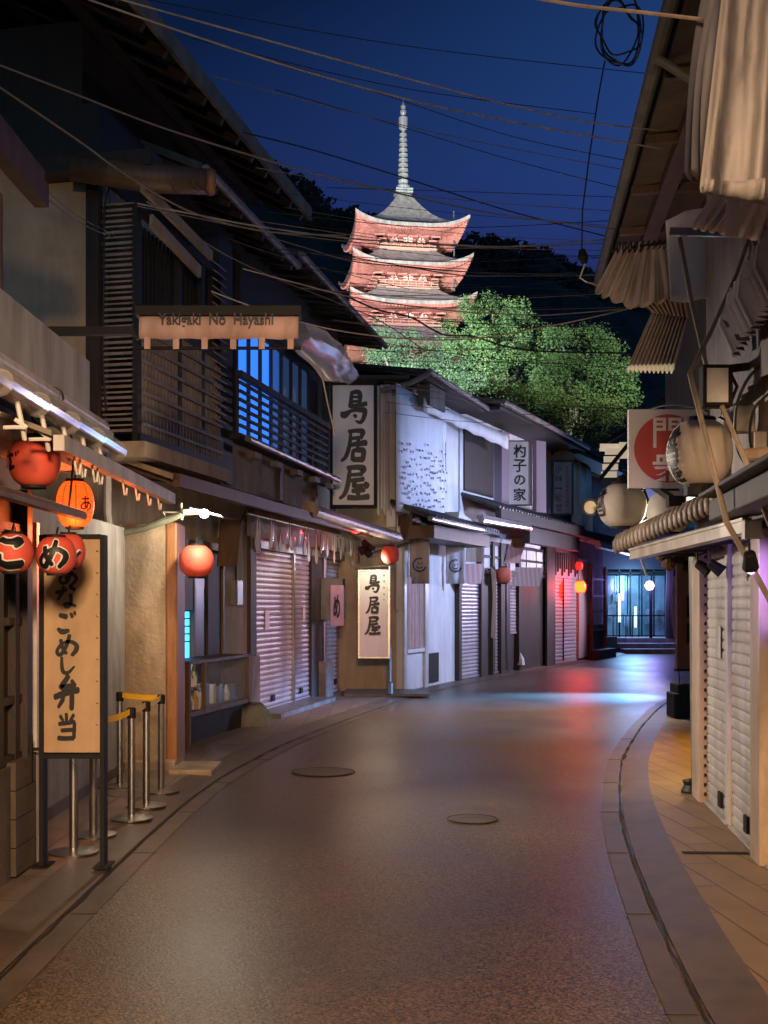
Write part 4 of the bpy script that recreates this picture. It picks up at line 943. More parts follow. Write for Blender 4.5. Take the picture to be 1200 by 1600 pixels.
# second right-hand house beyond the corner
R2 = thing('corner_house', 'dark house beyond the tiled shop with brown board wall, right of the far road', 'building', (7,25,0))
F2 = Frame((.35,0), (.262,1), -1)
MB().fb(F2, 18.6, 38, -6, 0, 0, 6.5).build('wall', mat('brown dark wall', (.09,.065,.05), .8, (.13,.1,.075), 2), R2)
mb = MB(); mb.fb(F2, 20, 38, 0, 1.3, 4.6, 4.8); tiled_roof(mb, F2, 20, 38, -2, 7, 1.3, 4.8, .5, .07); mb.build('roof', rooftile, R2)
# lit gable far right, its light put into the boards as emission
LG = thing('lit_balcony', 'self glowing white balcony front just left of the red circle sign, over the far eave', 'balcony', P(955,740,20))
lit = mat('glowing white boards', (.7,.62,.5), .6, emit=(1,.8,.55), es=.35)
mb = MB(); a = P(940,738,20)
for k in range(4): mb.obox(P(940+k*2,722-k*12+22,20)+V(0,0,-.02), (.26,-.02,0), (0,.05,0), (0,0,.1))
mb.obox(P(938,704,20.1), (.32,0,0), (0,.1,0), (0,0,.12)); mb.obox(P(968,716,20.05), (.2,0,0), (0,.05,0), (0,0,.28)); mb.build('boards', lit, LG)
mb = MB(); mb.beam(P(930,700,20.2), P(985,668,20), .06,.08); mb.beam(P(938,748,19.8), P(985,690,19.6), .05,.06); mb.build('rail', metal_black, LG)

# post, hanging board and black box on the right
cp = MB(); cp.tube([P(1090,1245,10.6), P(1088,1100,10.6), P(1087,960,10.6), P(1085,870,10.6)], .055, 10); cp = cp.build('conduit_pole', mat('grey conduit', (.16,.15,.12), .5, (.22,.2,.17), 4)); tag(cp, 'grey conduit pole standing at the far end of the white shutters', 'pole')
wb = thing('hanging_board', 'red brown wooden board hanging over the black box at the right of the road', 'board', P(1072,1047,17.6))
a = P(1058,1047,17.6); MB().obox(a, (.33,0,0), (0,.12,0), (0,0,EYE+(HOR-868)/1800*17.6-a.z)).build('panel', wood_red, wb)
mb = MB(); mb.obox(P(1073,965,17.58), (.1,0,0), (0,-.06,0), (0,0,.33)); mb.obox(P(1073,1005,17.58), (.1,0,0), (0,-.06,0), (0,0,.3)); mb.obox(P(1057,1049,17.58),(.35,0,0),(0,.16,0),(0,0,.04)); mb.split('meter_box', metal_black, wb)
MB().tube([P(1060,1046,17.55),P(1062,1058,17.5),P(1061,1074,17.5)], .008, 6).build('chain', metal_black, wb)
bx = MB(); bx.obox((4.44,17.4,.03), (.42,0,0), (0,.5,0), (0,0,.52)); bx.obox((4.38,17.38,.03), (.1,0,0), (0,.5,0), (0,0,.38)); tag(bx.build('planter_box', metal_black, bevel=.02), 'black box standing on the pavement edge under the hanging board', 'box')
tag(MB().lathe(P(1081,1240,10.55)+V(0,0,-.02), [(.02,.0),(.09,.0),(.1,.05),(.07,.1),(.09,.14),(.02,.16)], 12).build('weight', rubber), 'small black weight at the foot of the grey conduit pole', 'weight')

# signs and lanterns above the tiled eave
rs = thing('round_mark_sign', 'square white sign with red disc and white characters above the tiled eave', 'sign', P(1043,763,9.6))
c = P(1043,701.5,9.6); MB().box(c, (.66,.05,.655)).build('panel', sign_white, rs, bevel=.004)
MB().lathe(c+V(0,-.026,0), [(.0005,0),(.284,0),(.284,.004),(.0005,.004)], 48, ax=(0,-1,0)).build('red_disc', redpaint, rs)
text('characters', '門', .25, c+V(-.01,-.031,.13), (1,0,0), (0,0,1), white_ink, rs, bold=.012); text('characters', '衆', .25, c+V(-.01,-.031,-.15), (1,0,0), (0,0,1), white_ink, rs, bold=.012)
def lantern(px, py, d, r, h, m, label, name='paper_lantern', group=None, ribs=True, caps=metal_black, glow=None, n=32, cap_r=.42):
    c = P(px, py, d); t = thing(name, label, 'lantern', c - V(0,0,h), group)
    prof = []; N = 44 if ribs else 24
    for i in range(N+1):
        e = -1.22+2.44*i/N; rr = r*(abs(math.cos(e))**.72); z = h*math.sin(e)/math.sin(1.22)*.93
        rr *= (1 + (.02 if (ribs and i % 2) else 0)); prof.append((rr, z))
    MB().lathe(c, prof, n).build('paper_skin', m, t, smooth=True)
    e0 = prof[0][0]*1.04
    mb = MB(); mb.lathe(c+V(0,0,-h), [(e0*.8,-.02*h),(e0,-.02*h),(e0,.1*h),(e0*.8,.1*h)], 20); mb.lathe(c+V(0,0,h), [(e0*.8,-.1*h),(e0,-.1*h),(e0,.04*h),(e0*.8,.04*h)], 20)
    mb.split('rim', caps, t)
    MB().tube([c+V(0,0,h*1.03), c+V(.01,0,h*1.45)], .006, 6).build('hanger', metal_black, t)
    return t, c
t, c = lantern(1093, 708, 8.3, .232, .245, lantern_white, 'large white lantern with black brush marks in front of the red disc sign', cap_r=.5)
[brush('brush_marks', ch, ballmap(c, .232, R(-70), .15, .245, dz), ink, t, 1.3) for ch, dz in (('弁',.11),('当',-.02),('屋',-.14))]; 
mb = MB(); mb.tube([c+V(-.02,-.02,-.25), c+V(-.02,-.02,-.31)], .1, 12); mb.build('lower_cap', metal_black, t)
t, c = lantern(972, 790, 11.2, .235, .22, lantern_white, 'white lantern hanging left of and below the red disc sign')
[brush('brush_marks', ch, ballmap(c, .235, R(-72), .14, .22, dz), ink, t, 1.3) for ch, dz in (('弁',.1),('当',-.04))]
t, c = lantern(1045, 800, 10.6, .2, .2, lantern_white, 'white lantern half hidden under the red disc sign')
# glowing white boards on the wall behind the lanterns: its lamplight as emissive boxes
for i, (p, s, lab) in enumerate([((997,790,11.7),(.09,.03,.34),'upright glowing patch for lit wall behind the white lanterns under the red disc sign'), ((1105,778,9.2),(.3,.05,.07),'bright glowing patch for lit wall under the large white lantern'), ((987,822,11.8),(.2,.03,.06),'short slanted white glow patch at the tip of the tiled eave')]):
    c = P(*p); t = thing('glow_patch', lab, 'light', c); MB().box(c, s).build('tube', emis('glowing patch white', (1,.93,.8), 3.2), t); MB().box(c+V(0,s[1]/2+.012,0), (s[0]*1.05,.02,s[2]*1.08)).build('patch_back', metal_white, t)
rl = thing('round_wall_lamp', 'small round lamp with dark rim at the left tip of the lantern row', 'lamp', P(922,793,12))
c = P(922,793,12); MB().lathe(c, [(.001,0),(.068,0),(.068,.02),(.001,.02)], 24, ax=(0,-1,0)).build('glass', mat('brownish disc', (.35,.27,.2), .5), rl); MB().lathe(c, [(.068,-.03),(.09,-.03),(.092,.03),(.068,.03)], 24, ax=(0,-1,0), cap=False).build('rim', metal_black, rl); MB().tube([c+V(.03,.02,.05), P(955,762,11.9)], .014, 8).build('arm', metal_black, rl)
lt = thing('lantern_rim_glow', 'cream glowing arc added for the lit rim of the left white lantern', 'lamp', P(945,815,11.9))
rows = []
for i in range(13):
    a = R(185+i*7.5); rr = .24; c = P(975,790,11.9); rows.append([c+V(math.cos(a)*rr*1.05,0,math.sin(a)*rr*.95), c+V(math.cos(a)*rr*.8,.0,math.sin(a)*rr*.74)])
MB().grid(rows).build('shade', mat('glowing rim cream', (.7,.6,.42), .6, emit=(1,.82,.5), es=.6), lt, solid=.02)  # lit edge of the white lantern, modelled as a glowing arc behind it
mb = MB(); mb.tube([P(950,770,11.6),P(975,750,11.4),P(1000,745,11.2)], .06, 10); mb.box(P(985,755,11.2), (.24,.1,.14)); mb.beam(P(1000,745,11.2), P(1055,783,9.45), .05, .05); mb.box(P(1062,783,9.4), (.2,.1,.08))
tag(mb.build('bracket', metal_black), 'black iron bracket carrying the lower white lanterns', 'bracket')
# black framed floodlight box
fl = thing('floodlight', 'black framed square floodlight on a dark arm at the right, above the large lantern', 'lamp', P(1122,602,7.6))
c = P(1122,602,7.6); MB().box(c+V(0,.05,0), (.2,.1,.28)).build('housing', metal_black, fl, bevel=.01)
MB().box(c+V(-.005,-.004,.0), (.14,.012,.225)).build('lens', mat('frosted lens', (.8,.78,.78), .4, (.72,.7,.7), 8, wear=.15), fl)
mb = MB(); mb.beam(c+V(.08,.06,.12), c+V(.6,.0,.17), .03,.05); mb.tube([c+V(.1,.05,.08), c+V(.14,.05,.0), c+V(.1,.05,-.1)], .012, 6); mb.build('arm', metal_black, fl)
# wooden handle end at right edge, poles
tag(MB().tube([P(1166,712,7.2), P(1215,708,7.0)], .045, 12).build('pole_end', wood_pale), 'pale thick round pole end entering at the right edge beside the large lantern', 'pole')
def pole(pts, r, label, m=cable_tan): return tag(MB().tube([P(*p) for p in pts], r, 8).build('awning_pole', m), label, 'pole')
pole([(1062,372,8),(1080,470,7.9),(1103,570,7.8)], .016, 'thin tan pole hanging down from the canvas bundle to the floodlight')
pole([(1078,583,7.4),(1112,720,7.2),(1135,815,7.1),(1215,960,6.8)], .018, 'long tan pole crossing in front of the large white lantern')
pole([(1128,635,7.2),(1165,720,7.0),(1215,850,6.8)], .016, 'shorter tan pole right of the large lantern, leaning down to the right')
pole([(1078,583,7.4),(1110,520,7.5),(1150,430,7.6),(1185,330,7.6)], .014, 'tan pole slanting up to the right behind the floodlight')
# clip lamps under the eave
def clip(px, py, d, aim, label, m=metal_black):
    c = P(px, py, d); a = Vector(aim).normalized(); t = thing('clip_lamp', label, 'lamp', c, 'clip lamps under the tiled eave')
    mb = MB(); mb.lathe(c, [(.02,-.06),(.035,-.05),(.05,.06),(.045,.06),(.03,-.04)], 14, ax=a); mb.tube([c-a*.05, c-a*.05+V(0,.02,.09)], .008, 6); mb.build('shade', m, t); return t, c, a
clip(1118,886,8.4,(.6,-.2,-.5),'black clip lamp under the eave at the middle of the shutters')
_, pc, _ = clip(1172,875,6.9,(.35,.9,-1),'black clip lamp under the eave with a purple glow below it')
MB().lathe(pc+V(.015,.03,-.065), [(.001,-.02),(.02,-.012),(.024,.0),(.001,.01)], 10).build('purple_bulb', emis('purple bulb', (.5,.25,1), 12), bpy.data.objects['clip_lamp.001'])
clip(1098,886,9.0,(.5,-.3,-.4),'black clip lamp under the eave beside the tan corner post')
# odds and ends hanging under the far end of the eave
for i, (px, py, r) in enumerate([(1030,868,.05),(1045,880,.075),(1062,872,.06),(1076,885,.065),(1018,866,.035)]):
    c = P(px, py, 10.8); tag(MB().lathe(c, [(.01,-r),(r*.8,-r*.6),(r,0),(r*.7,r*.7),(.012,r),(.01,r+.1)], 12).build('hanging_bell', [metal_grey, wood_brown, metal_black, metal_black, wood_pale][i]), ['dull grey round bell under the far end of the tiled eave','brown round bell hanging second from the far end of the eave','black bell hanging in the middle of the row under the eave','black bell nearest the tan corner post under the eave','tiny pale bell hanging at the tip of the eave'][i], 'bell', 'bells under the tiled eave')
tag(MB().tube([P(1001,872,10.9), P(1011,900,10.9)], .012, 8).build('hanging_stick', metal_white), 'thin pale stick dangling from the tip of the right tiled eave', 'stick')

# loose cables and fittings along the upper right wall
for q, (pts, lab) in enumerate([([(1205,560,7.4),(1170,590,7.5),(1150,640,7.6),(1152,700,7.7),(1175,735,7.8),(1205,745,7.6)],'loop of black cable hanging behind the large white lantern at right'), ([(1010,640,10.5),(1050,632,10),(1100,640,9.6),(1150,660,9),(1205,640,8.4)],'slack cable running above the red disc sign'), ([(1205,612,7.6),(1178,640,7.6),(1172,690,7.7),(1190,730,7.7)],'second black cable loop beside the pale pole end'), ([(1000,872,10.5),(1040,862,10.2),(1090,868,9.8),(1150,842,8.8),(1200,850,7.8)],'thin cable sagging under the zinc gutter')]):
    tag(MB().tube([P(*p) for p in [(a[0],a[1],a[2]) for a in catmull(pts, 6)]], .01, 6).build('loose_cable', rubber), lab, 'cable')
mb = MB(); mb.box(P(1160,655,8.2), (.16,.1,.2)); mb.box(P(1185,690,8.0), (.1,.1,.14)); [tag(o_, l_2, 'box') for o_, l_2 in zip(mb.split('junction_box', metal_grey, bevel=.01), ('larger grey junction box behind the loop of black cable', 'smaller grey junction box above the pale pole end'))]
mb = MB()
for px in (1125,1166): u = FR.u(px,.02); mb.fb(FR, u-.06, u+.06, .012,.03,.12,.24)
mb.split('lock_plate', metal_black, R1)
mb = MB(); u = FR.u(1122,.02); mb.fb(FR, u-.1, u+.1, .016,.02,1.32,1.58); mb.split('paper_notice', mat('faded paper', (.5,.46,.42), .8, (.56,.52,.48), 9), R1)
# canvas curtains overhead
def pleats(top, bot, n, amp, nrm, rows_=12, amp_top=.3, k=12, scallop=0, rnd=0):
    rg = random.Random(n); M = n*k; out = []
    for j in range(rows_+1):
        t = j/rows_; row = []
        for i in range(M+1):
            s = i/M; def_p = lambda pl: pl[min(int(s*(len(pl)-1)), len(pl)-2)].lerp(pl[min(int(s*(len(pl)-1)), len(pl)-2)+1], s*(len(pl)-1)-min(int(s*(len(pl)-1)), len(pl)-2))
            p = def_p(top).lerp(def_p(bot), t)
            a = amp*(amp_top+(1-amp_top)*t)*(1+rnd*noise.noise(V(s*7, t*2, n)))
            p = p + Vector(nrm)*a*math.sin(2*math.pi*n*s) + V(0,0,-scallop*abs(math.sin(math.pi*n*s))*t)
            row.append(p)
        out.append(row)
    return out
cv = thing('canvas_curtain', 'big folded pale canvas curtain hanging from the top right corner', 'awning', P(1130,285,4.7))
# front sheet with curled hem
rows = []
for i in range(37):
    s = i/36; row = []
    for j in range(25):
        t = j/24; pxl = 1134-40*t; px = pxl + (1300-pxl)*s; py = -60 + (352+10*math.sin(s*3))*t
        d = 4.6 - .35*s + .07*math.sin(s*17+.6*t)*(.4+.8*t) + .03*math.sin(s*31) + .05*noise.noise(V(s*9, t*3, 1)) + .02*noise.noise(V(s*24, t*9, 4))
        p = P(px, py, d)
        row.append(p)
    # hem curl
    base = row[-1]
    for q in range(1, 7):
        a = q/6*math.pi*1.1; rad = .035+.03*max(0, math.sin((s-.25)*5)); row.append(base + V(0, -rad*(1-math.cos(a)), -rad*math.sin(a)))
    rows.append(row)
MB().grid(rows).build('front_sheet', canvas, cv, smooth=True, solid=.006)
for q, (x0, y0, x1, y1, d) in enumerate([(1126,20,1078,272,5.0),(1116,0,1068,274,5.35),(1132,40,1092,268,4.82)]):
    rows = []
    for i in range(20):
        t = i/19
        a, b = P(x0,y0-90,d), P(x1,y1,d); c0 = a.lerp(b, t) + V(-.035*math.sin(t*math.pi),0,0); w = .05+.02*t
        rows.append([c0+V(.9,.05,0), c0+V(.25,.02,0), c0+V(.03,.0,0), c0+V(-.0,-w*.35,0), c0+V(-.01,-w,0), c0+V(.02,-w*1.5,0), c0+V(.08,-w*1.6,0), c0+V(.9,-w*1.6,0)])
    c0 = P(x1,y1,d); rows.append([p+V(.03,0,-.035) for p in rows[-1]])
    MB().grid(rows).build('pleat', canvas, cv, smooth=True, solid=.006)
# white narrow folds below it
nf = thing('canvas_folds', 'small white canvas folds tucked beneath the big canvas curtain', 'awning', P(1140,350,6.2))
MB().grid(pleats([P(1118,300,6.2),P(1165,292,6.1),P(1215,286,5.9)], [P(1080,352,6.3),P(1120,360,6.2),P(1190,372,6.0)], 6, .03, (.2,1,.2), 10, .5, 10, .02, .8)).build('folds', canvas_white, nf, smooth=True, solid=.006)
MB().beam(P(1146,305,6.0), P(1143,370,6.0), .07, .008, (0,1,0)).build('strap_end', canvas_white, nf)
tag(MB().beam(P(1050,362,7.9), P(1230,366,7.2), .05,.05).build('curtain_rail', metal_grey), 'grey horizontal rail below the big canvas curtain at right', 'rail')
# gathered bundle
gb = thing('canvas_bundle', 'gathered canvas bundle tied to a cable left of the big curtain', 'awning', P(1000,460,10))
top = [P(968,383,10.2),P(1008,378,10),P(1045,380,9.8)]; bot = [P(930,452,10.4),P(948,462,10.2),P(985,478,10),P(1030,470,9.9),P(1072,448,9.8)]
MB().grid(pleats(top, bot, 7, .05, (0,1,0), 14, .5, 10, .03, 1.2)).build('gathers', mat('drab canvas', (.36,.29,.23), .85, (.44,.36,.29), 3, bump=.003, bscale=20), gb, smooth=True, solid=.01)
MB().grid(pleats([P(1040,345,9.6),P(1070,330,9.6),P(1105,325,9.6)], [P(1048,470,9.6),P(1075,472,9.6),P(1106,466,9.6)], 1, .03, (0,1,0), 10, .4, 16)).build('flap', canvas_white, gb, smooth=True, solid=.008)
mb = MB()
for k in range(9): p = P(966+k*9, 386-k*.5, 10.1-.03*k); mb.tube([p+V(0,-.07,.02), p+V(0,-.075,-.03), p+V(0,.04,-.04), p+V(0,.05,.02), p+V(0,-.07,.02)], .006, 6)
mb.tube([P(955,392,10.3), P(1055,376,9.7)], .012, 8); mb.build('rings', metal_black, gb)
pb = thing('pleated_canvas', 'neatly pleated canvas fan with bright scalloped lower edge above the red disc sign', 'awning', P(1035,575,9.8))
MB().grid(pleats([P(1018,490,10.2),P(1075,497,9.9)], [P(982,572,10.4),P(1054,570,10.0)], 11, .035, (.3,1,0), 10, .7, 10, .02)).build('pleats', mat('drab canvas', (.36,.29,.23)), pb, smooth=True, solid=.006)
MB().grid(pleats([P(1000,470,10.2),P(1070,455,9.8)], [P(1020,490,10.2),P(1076,498,9.9)], 9, .03, (.3,1,0), 6, .6, 8)).build('upper_pleats', mat('drab canvas', (.36,.29,.23)), pb, smooth=True, solid=.006)
MB().grid(pleats([P(983,571,10.39),P(1054,569,9.99)], [P(979,577,10.4),P(1053,578,10.0)], 11, .037, (.3,1,0), 3, 1, 10, .03)).build('hem', mat('glowing pale hem', (.8,.72,.56), .6, emit=(1,.85,.55), es=.12), pb, smooth=True, solid=.006)  # bright lower edge of the pleats put in as faint emission

# ---- far end: glass front, steps
GF = thing('glass_storefront', 'blue lit glass storefront above the steps at the far end of the street', 'building', (9.6,45,.5))
x0, x1 = P(925,0,45).x, P(1075,0,45).x
MB().obox((x0-1,48,0), (x1-x0+6,0,0), (0,4,0), (0,0,5.5)).build('back_wall', mat('teal dim wall', (.05,.09,.12), .8, emit=(.02,.07,.12), es=.25), GF)
MB().obox((x0-1,44.6,3.15), (x1-x0+4,0,0), (0,3,0), (0,0,1.6)).build('canopy', mat('dark navy canopy', (.03,.03,.04), .7), GF)
mb = MB()
for px in (940,948,968,985,1003,1022,1040,1056): mb.obox(P(px,HOR,45)+V(-.03,0,-1.25), (.06,0,0), (0,.06,0), (0,0,2.7))
for z in (.5,1.3,2.95): mb.obox((x0,45.0,z), (x1-x0,0,0), (0,.05,0), (0,0,.06))
mb.build('mullions', metal_black, GF)
for i, (pa, pb_, col, s) in enumerate([(941,967,(.09,.22,.4),.3),(969,984,(.07,.25,.42),.3),(986,1002,(.1,.25,.45),.3),(1004,1021,(.03,.1,.22),.35),(1024,1055,(.08,.16,.4),.35)]):
    a = P(pa,HOR,45); b = P(pb_,HOR,45)
    MB().obox((a.x,45.5,.55), (b.x-a.x,0,0), (0,.02,0), (0,0,2.35)).build('glass_pane', mat('blue pane %d' % i, (.08,.12,.16), .15, (.2,.26,.3), 1.7, emit=col, es=s), GF)
mb = MB()
for k, (px, py, w, h) in enumerate([(950,965,.25,.5),(975,980,.4,.5),(1008,975,.5,.6),(1030,985,.6,.8),(958,940,.2,.3),(1044,960,.3,.9)]):
    c = P(px, py, 45.3); mb.obox(c, (w,0,0), (0,.1,0), (0,0,h))
mb.split('display_item', mat('display goods', (.12,.16,.2), .6, (.3,.34,.4), 4), GF)
for (px, y0, y1, col, s, lab) in [(968,928,972,(.3,.75,1),6,'long blue white neon tube left of centre in the far glass front'),(993,948,980,(.2,.6,1),5,'shorter blue neon tube right of centre in the far glass front'),(973,924,938,(1,.2,.12),3,'small red neon strip beside the long blue tube'),(944,915,928,(.9,.35,.4),1.6,'faint pink neon strip at the left of the far glass front')]:
    tag(MB().tube([P(px,y1,44.9), P(px,y0,44.9)], .045, 8).build('neon_tube', emis('neon %d' % px, col, s)), lab, 'light', 'neon tubes in the far glass front')
pl = thing('purple_lamp', 'glowing purple globe lamp on a dark post in front of the far glass front', 'lamp', P(1015,1000,43))
c = P(1015,915,43); MB().lathe(c, [(.01,-.19),(.12,-.15),(.19,0),(.12,.15),(.01,.19)], 16).build('globe', emis('purple globe', (.45,.25,1), 5), pl, smooth=True); MB().tube([P(1017,1000,43), P(1017,922,43)], .06, 8).build('post', metal_black, pl)
st = MB()
for k in range(3): st.obox((P(967,0,42).x, 41+k*.9, 0), (7,0,0), (0,6-k*.9,0), (0,0,.17*(k+1)))
st = st.build('steps', mat('blue grey stone', (.25,.25,.25), .7, (.33,.33,.33), 3)); struct(st)
tag(MB().obox((P(941,0,41.5).x, 41.5, 0), (.6,.2,0), (-.1,.6,0), (0,0,.6)).build('planter', stone, bevel=.03), 'low stone planter left of the far steps', 'planter')
fn = MB(); fn.tube([P(938,962,44.0),P(1000,962,44)], .03, 6)
for k in range(7): fn.tube([P(938+k*10,962,44),P(938+k*10,996,44)], .02, 6)
tag(fn.build('railing', metal_black), 'thin black railing in front of the far blue glass', 'railing')
mb = MB(); mb.tube([(P(1050,0,43).x,43,.5), P(1048,940,43), P(1051,880,43)], [.25,.2,.22], 10); tag(mb.build('tree_trunk', mat('dark trunk', (.02,.018,.015), .9)), 'dark trunk standing right of the purple globe lamp', 'tree')
tag(MB().grid([[P(1051+2*math.sin(k),900+k*12,38), P(1056+2*math.sin(k+1),900+k*12,38.1)] for k in range(9)]).build('banner_flag', canvas_white, solid=.02), 'narrow pale flag hanging left of the red brown board at the far end', 'flag')
# ================================================================ SIGNS, LANTERNS, SMALL THINGS ON THE LEFT
# tall lettered signboard on black legs
ts = thing('standing_sign', 'tall cream signboard with black brush lettering on a black metal frame at left', 'sign', P(115,1355,7.6))
d = 7.55; a, b = P(65,1178,d), P(160,836,d)
MB().obox(a+V(.015,0,.01), (b.x-a.x-.03,0,0), (0,.06,0), (0,0,b.z-a.z-.02)).build('panel', paper_panel, ts)
mb = MB(); w = b.x-a.x; h = b.z-a.z
for x, z0, z1 in ((a.x-.012,.03,b.z),(b.x-.012,.03,b.z)): mb.obox((x,d-.02,z0), (.028,0,0), (0,.1,0), (0,0,z1-z0))
for z in (a.z-.03, b.z-.025): mb.obox((a.x+.016,d-.015,z), (w-.028,0,0), (0,.09,0), (0,0,.03))
for x in (a.x, b.x): mb.obox((x-.05,d-.06,.03), (.1,0,0), (0,.2,0), (0,0,.012))
mb.obox((a.x-.15,d,a.z+.02), (.14,0,0), (0,.02,0), (0,0,.02)); mb.build('frame', metal_black, ts)
mb = MB()
for k in range(9): mb.lathe((b.x-.028, d-.022, a.z+.2+k*(h-.3)/8), [(.001,0),(.006,.001),(.006,.004),(.001,.006)], 8, ax=(0,-1,0))
mb.build('stud', mat('brass stud', (.6,.5,.35), .3, metal=.7), ts)
for ch, px, py, sx, sy in [('あ',106,897,34,36),('な',103,934,34,34),('ご',101,972,34,34),('め',104,1009,36,34),('し',104,1040,28,26),('弁',104,1082,40,52),('当',104,1136,32,42)]:
    brush('lettering', ch, flatmap(P(px,py,d), (1,0,0), (0,0,1), sx/FPX*d, sy/FPX*d, .005), ink, ts, 1.3)
tag(MB().obox((P(58,0,7.5).x-.05,7.49,.6), (.02,0,0), (0,.02,0), (0,0,.3)).build('latch', metal_black), 'small black latch on the timber shop beside the tall sign', 'latch')

def red_lantern(px, py, d, r, h, label, ch=None, face=0, glyph=.0, m=lantern_red, **kw):
    t, c = lantern(px, py, d, r, h, m, label, 'red_lantern', kw.pop('group', 'red lanterns of the left shops'), **kw)
    if ch:
        brush('white_outline', ch, ballmap(c, r, face, glyph, h), white_ink, t, 1.25, grow=.05, lay0=.0)
        brush('lettering', ch, ballmap(c, r, face, glyph, h), ink, t, 1.25, lay0=.004)
    return t, c
red_lantern(19, 864, 6.5, .118, .115, 'red lantern with a two stroke black character at the left edge', 'こ', R(12), .17)
red_lantern(107, 861, 6.95, .1, .108, 'red lantern with a hooked black character, half hidden behind its neighbour', 'し', R(14), .15)
red_lantern(88, 868, 6.7, .114, .114, 'red lantern with a looped black character in front of the tall sign', 'め', R(4), .16)
t, c = red_lantern(54, 722, 6.6, .146, .148, 'larger dim red lantern hanging alone above the small wooden pent roof', ribs=False)
brush('lettering', 'ご', ballmap(c, .146, R(-38), .1, .148), ink, t); brush('lettering', 'め', ballmap(c, .146, R(-62), .12, .148), ink, t)
skin_lit = mat('glowing orange lantern', (.4,.05,.012), .5, emit=(1,.085,.008), es=1.6)
ln = skin_lit.node_tree; g_ = ln.nodes.new('ShaderNodeTexGradient'); tc_ = ln.nodes.new('ShaderNodeTexCoord'); 
t, c = red_lantern(117, 788, 8.05, .132, .17, 'glowing orange lantern lit from inside above the tall sign', m=skin_lit, ribs=False)
mb = MB()
for a_ in (-60,-22,18,55): mb.tube([c+V(math.sin(R(a_))*.134*(abs(math.cos(e))**.62), -math.cos(R(a_))*.134*(abs(math.cos(e))**.62), .158*math.sin(e)) for e in [x*.22-1.1 for x in range(11)]], .003, 4)
mb.build('seam', mat('dark orange line', (.12,.02,.01), .7), t); brush('lettering', 'あ', ballmap(c, .132, R(48), .1, .17), ink, t)
red_lantern(307, 877, 11.9, .178, .172, 'round red lantern hanging under the bright white lamp beside the stucco pier', n=40)
red_lantern(610, 867, 21.0, .168, .17, 'small round red lantern hanging in front of the cream wall above the scroll sign')
red_lantern(787, 899, 28.4, .2, .21, 'dull orange lantern hanging between the tilted striped boards', m=mat('faded orange skin', (.5,.1,.05), .6))
t, c = red_lantern(907, 917, 34.6, .165, .185, 'far glowing orange lantern in front of the red lit post', m=mat('far glowing lantern', (.7,.2,.05), .5, emit=(1,.013,.0015), es=36), ribs=False)
red_lantern(905, 884, 35.2, .12, .14, 'small red lantern above the far glowing lantern', m=mat('far dim lantern', (.6,.06,.05), .5, emit=(1,.05,.04), es=.5), ribs=False)

# queue posts and belts
def stanchion(x, y, label):
    t = thing('queue_post', label, 'queue post', (x,y,.03), 'queue posts along the left wall')
    MB().tube([(x,y,.04),(x,y,.86)], .03, 16).build('pole', steel, t, smooth=False)
    MB().lathe((x,y,.03), [(.17,0),(.172,.012),(.1,.026),(.04,.034),(.001,.036)], 32).build('base', steel, t)
    MB().lathe((x,y,.84), [(.001,0),(.036,0),(.036,.075),(.03,.085),(.001,.085)], 16).build('belt_head', metal_black, t); return t
s0 = stanchion(-2.155, 8.0, 'steel queue post nearest the camera, seen under the tall sign')
posts = [(-2.155,8.0)]
for x, y, lab in [(-2.17,8.6,'steel queue post directly behind the right leg of the tall sign'),(-2.03,9.26,'steel queue post in the middle of the row, third from the camera'),(-2.03,9.84,'steel queue post fourth from the camera along the kerb'),(-2.05,10.6,'steel queue post at the far kerb end of the yellow belt'),(-2.5,10.9,'steel queue post set back by the stucco pier, inner end of the belt')]:
    dup(s0, (x,y,.03), lab, rz=random.uniform(0,3)); posts.append((x,y))
def belt(a, b, label, sag=.01):
    mb = MB(); a = V(*a,.9); b = V(*b,.9); rows = []
    for k in range(9): t = k/8; p = a.lerp(b, t)-V(0,0,sag*4*t*(1-t)); rows.append([p+V(0,0,.022), p-V(0,0,.026)])
    return tag(mb.grid(rows).build('barrier_belt', yellow, solid=.003), label, 'belt', 'yellow belts of the queue posts')
belt(posts[5], posts[4], 'straight yellow belt between the two farthest queue posts')
belt(posts[4], posts[3], 'yellow belt between the far kerb post and the fourth post'); belt(posts[3], posts[2], 'yellow belt between the third and fourth queue posts'); belt(posts[2], posts[1], 'yellow belt running behind the tall sign leg to the third post', .03)

# bright lamp over the pier
lp = thing('wall_floodlight', 'greenish lamp arm with blazing white bulb above the stucco pier', 'lamp', P(318,803,11.6))
mb = MB(); mb.tube([P(186,834,12.0), P(225,826,11.9), P(262,812,11.8), P(285,804,11.7)], [.03,.035,.04,.03], 10); mb.build('arm', mat('verdigris paint', (.2,.24,.17), .5, (.28,.3,.22), 8), lp)
mb = MB(); mb.obox(P(286,804,11.65), (.17,-.05,.01), (0,.16,0), (0,0,.05)); mb.tube([P(284,812,11.7),P(284,786,11.7)], .012, 8); mb.tube([P(262,812,11.8),P(255,800,11.8),P(285,801,11.7)], .01, 6); mb.build('bracket', mat('pale bracket', (.4,.36,.28), .5), lp)
mb = MB(); mb.obox(P(297,795,11.5), (.31,.0,-.075), (0,.22,0), (0,0,.012)); mb.build('reflector', metal_white, lp)
c = P(319,802,11.5); MB().lathe(c, [(.001,-.05),(.035,-.035),(.05,0),(.035,.03),(.001,.04)], 16).build('bulb', emis('blazing white bulb', (1,.97,.9), 40), lp, smooth=True)
LAMP1 = c
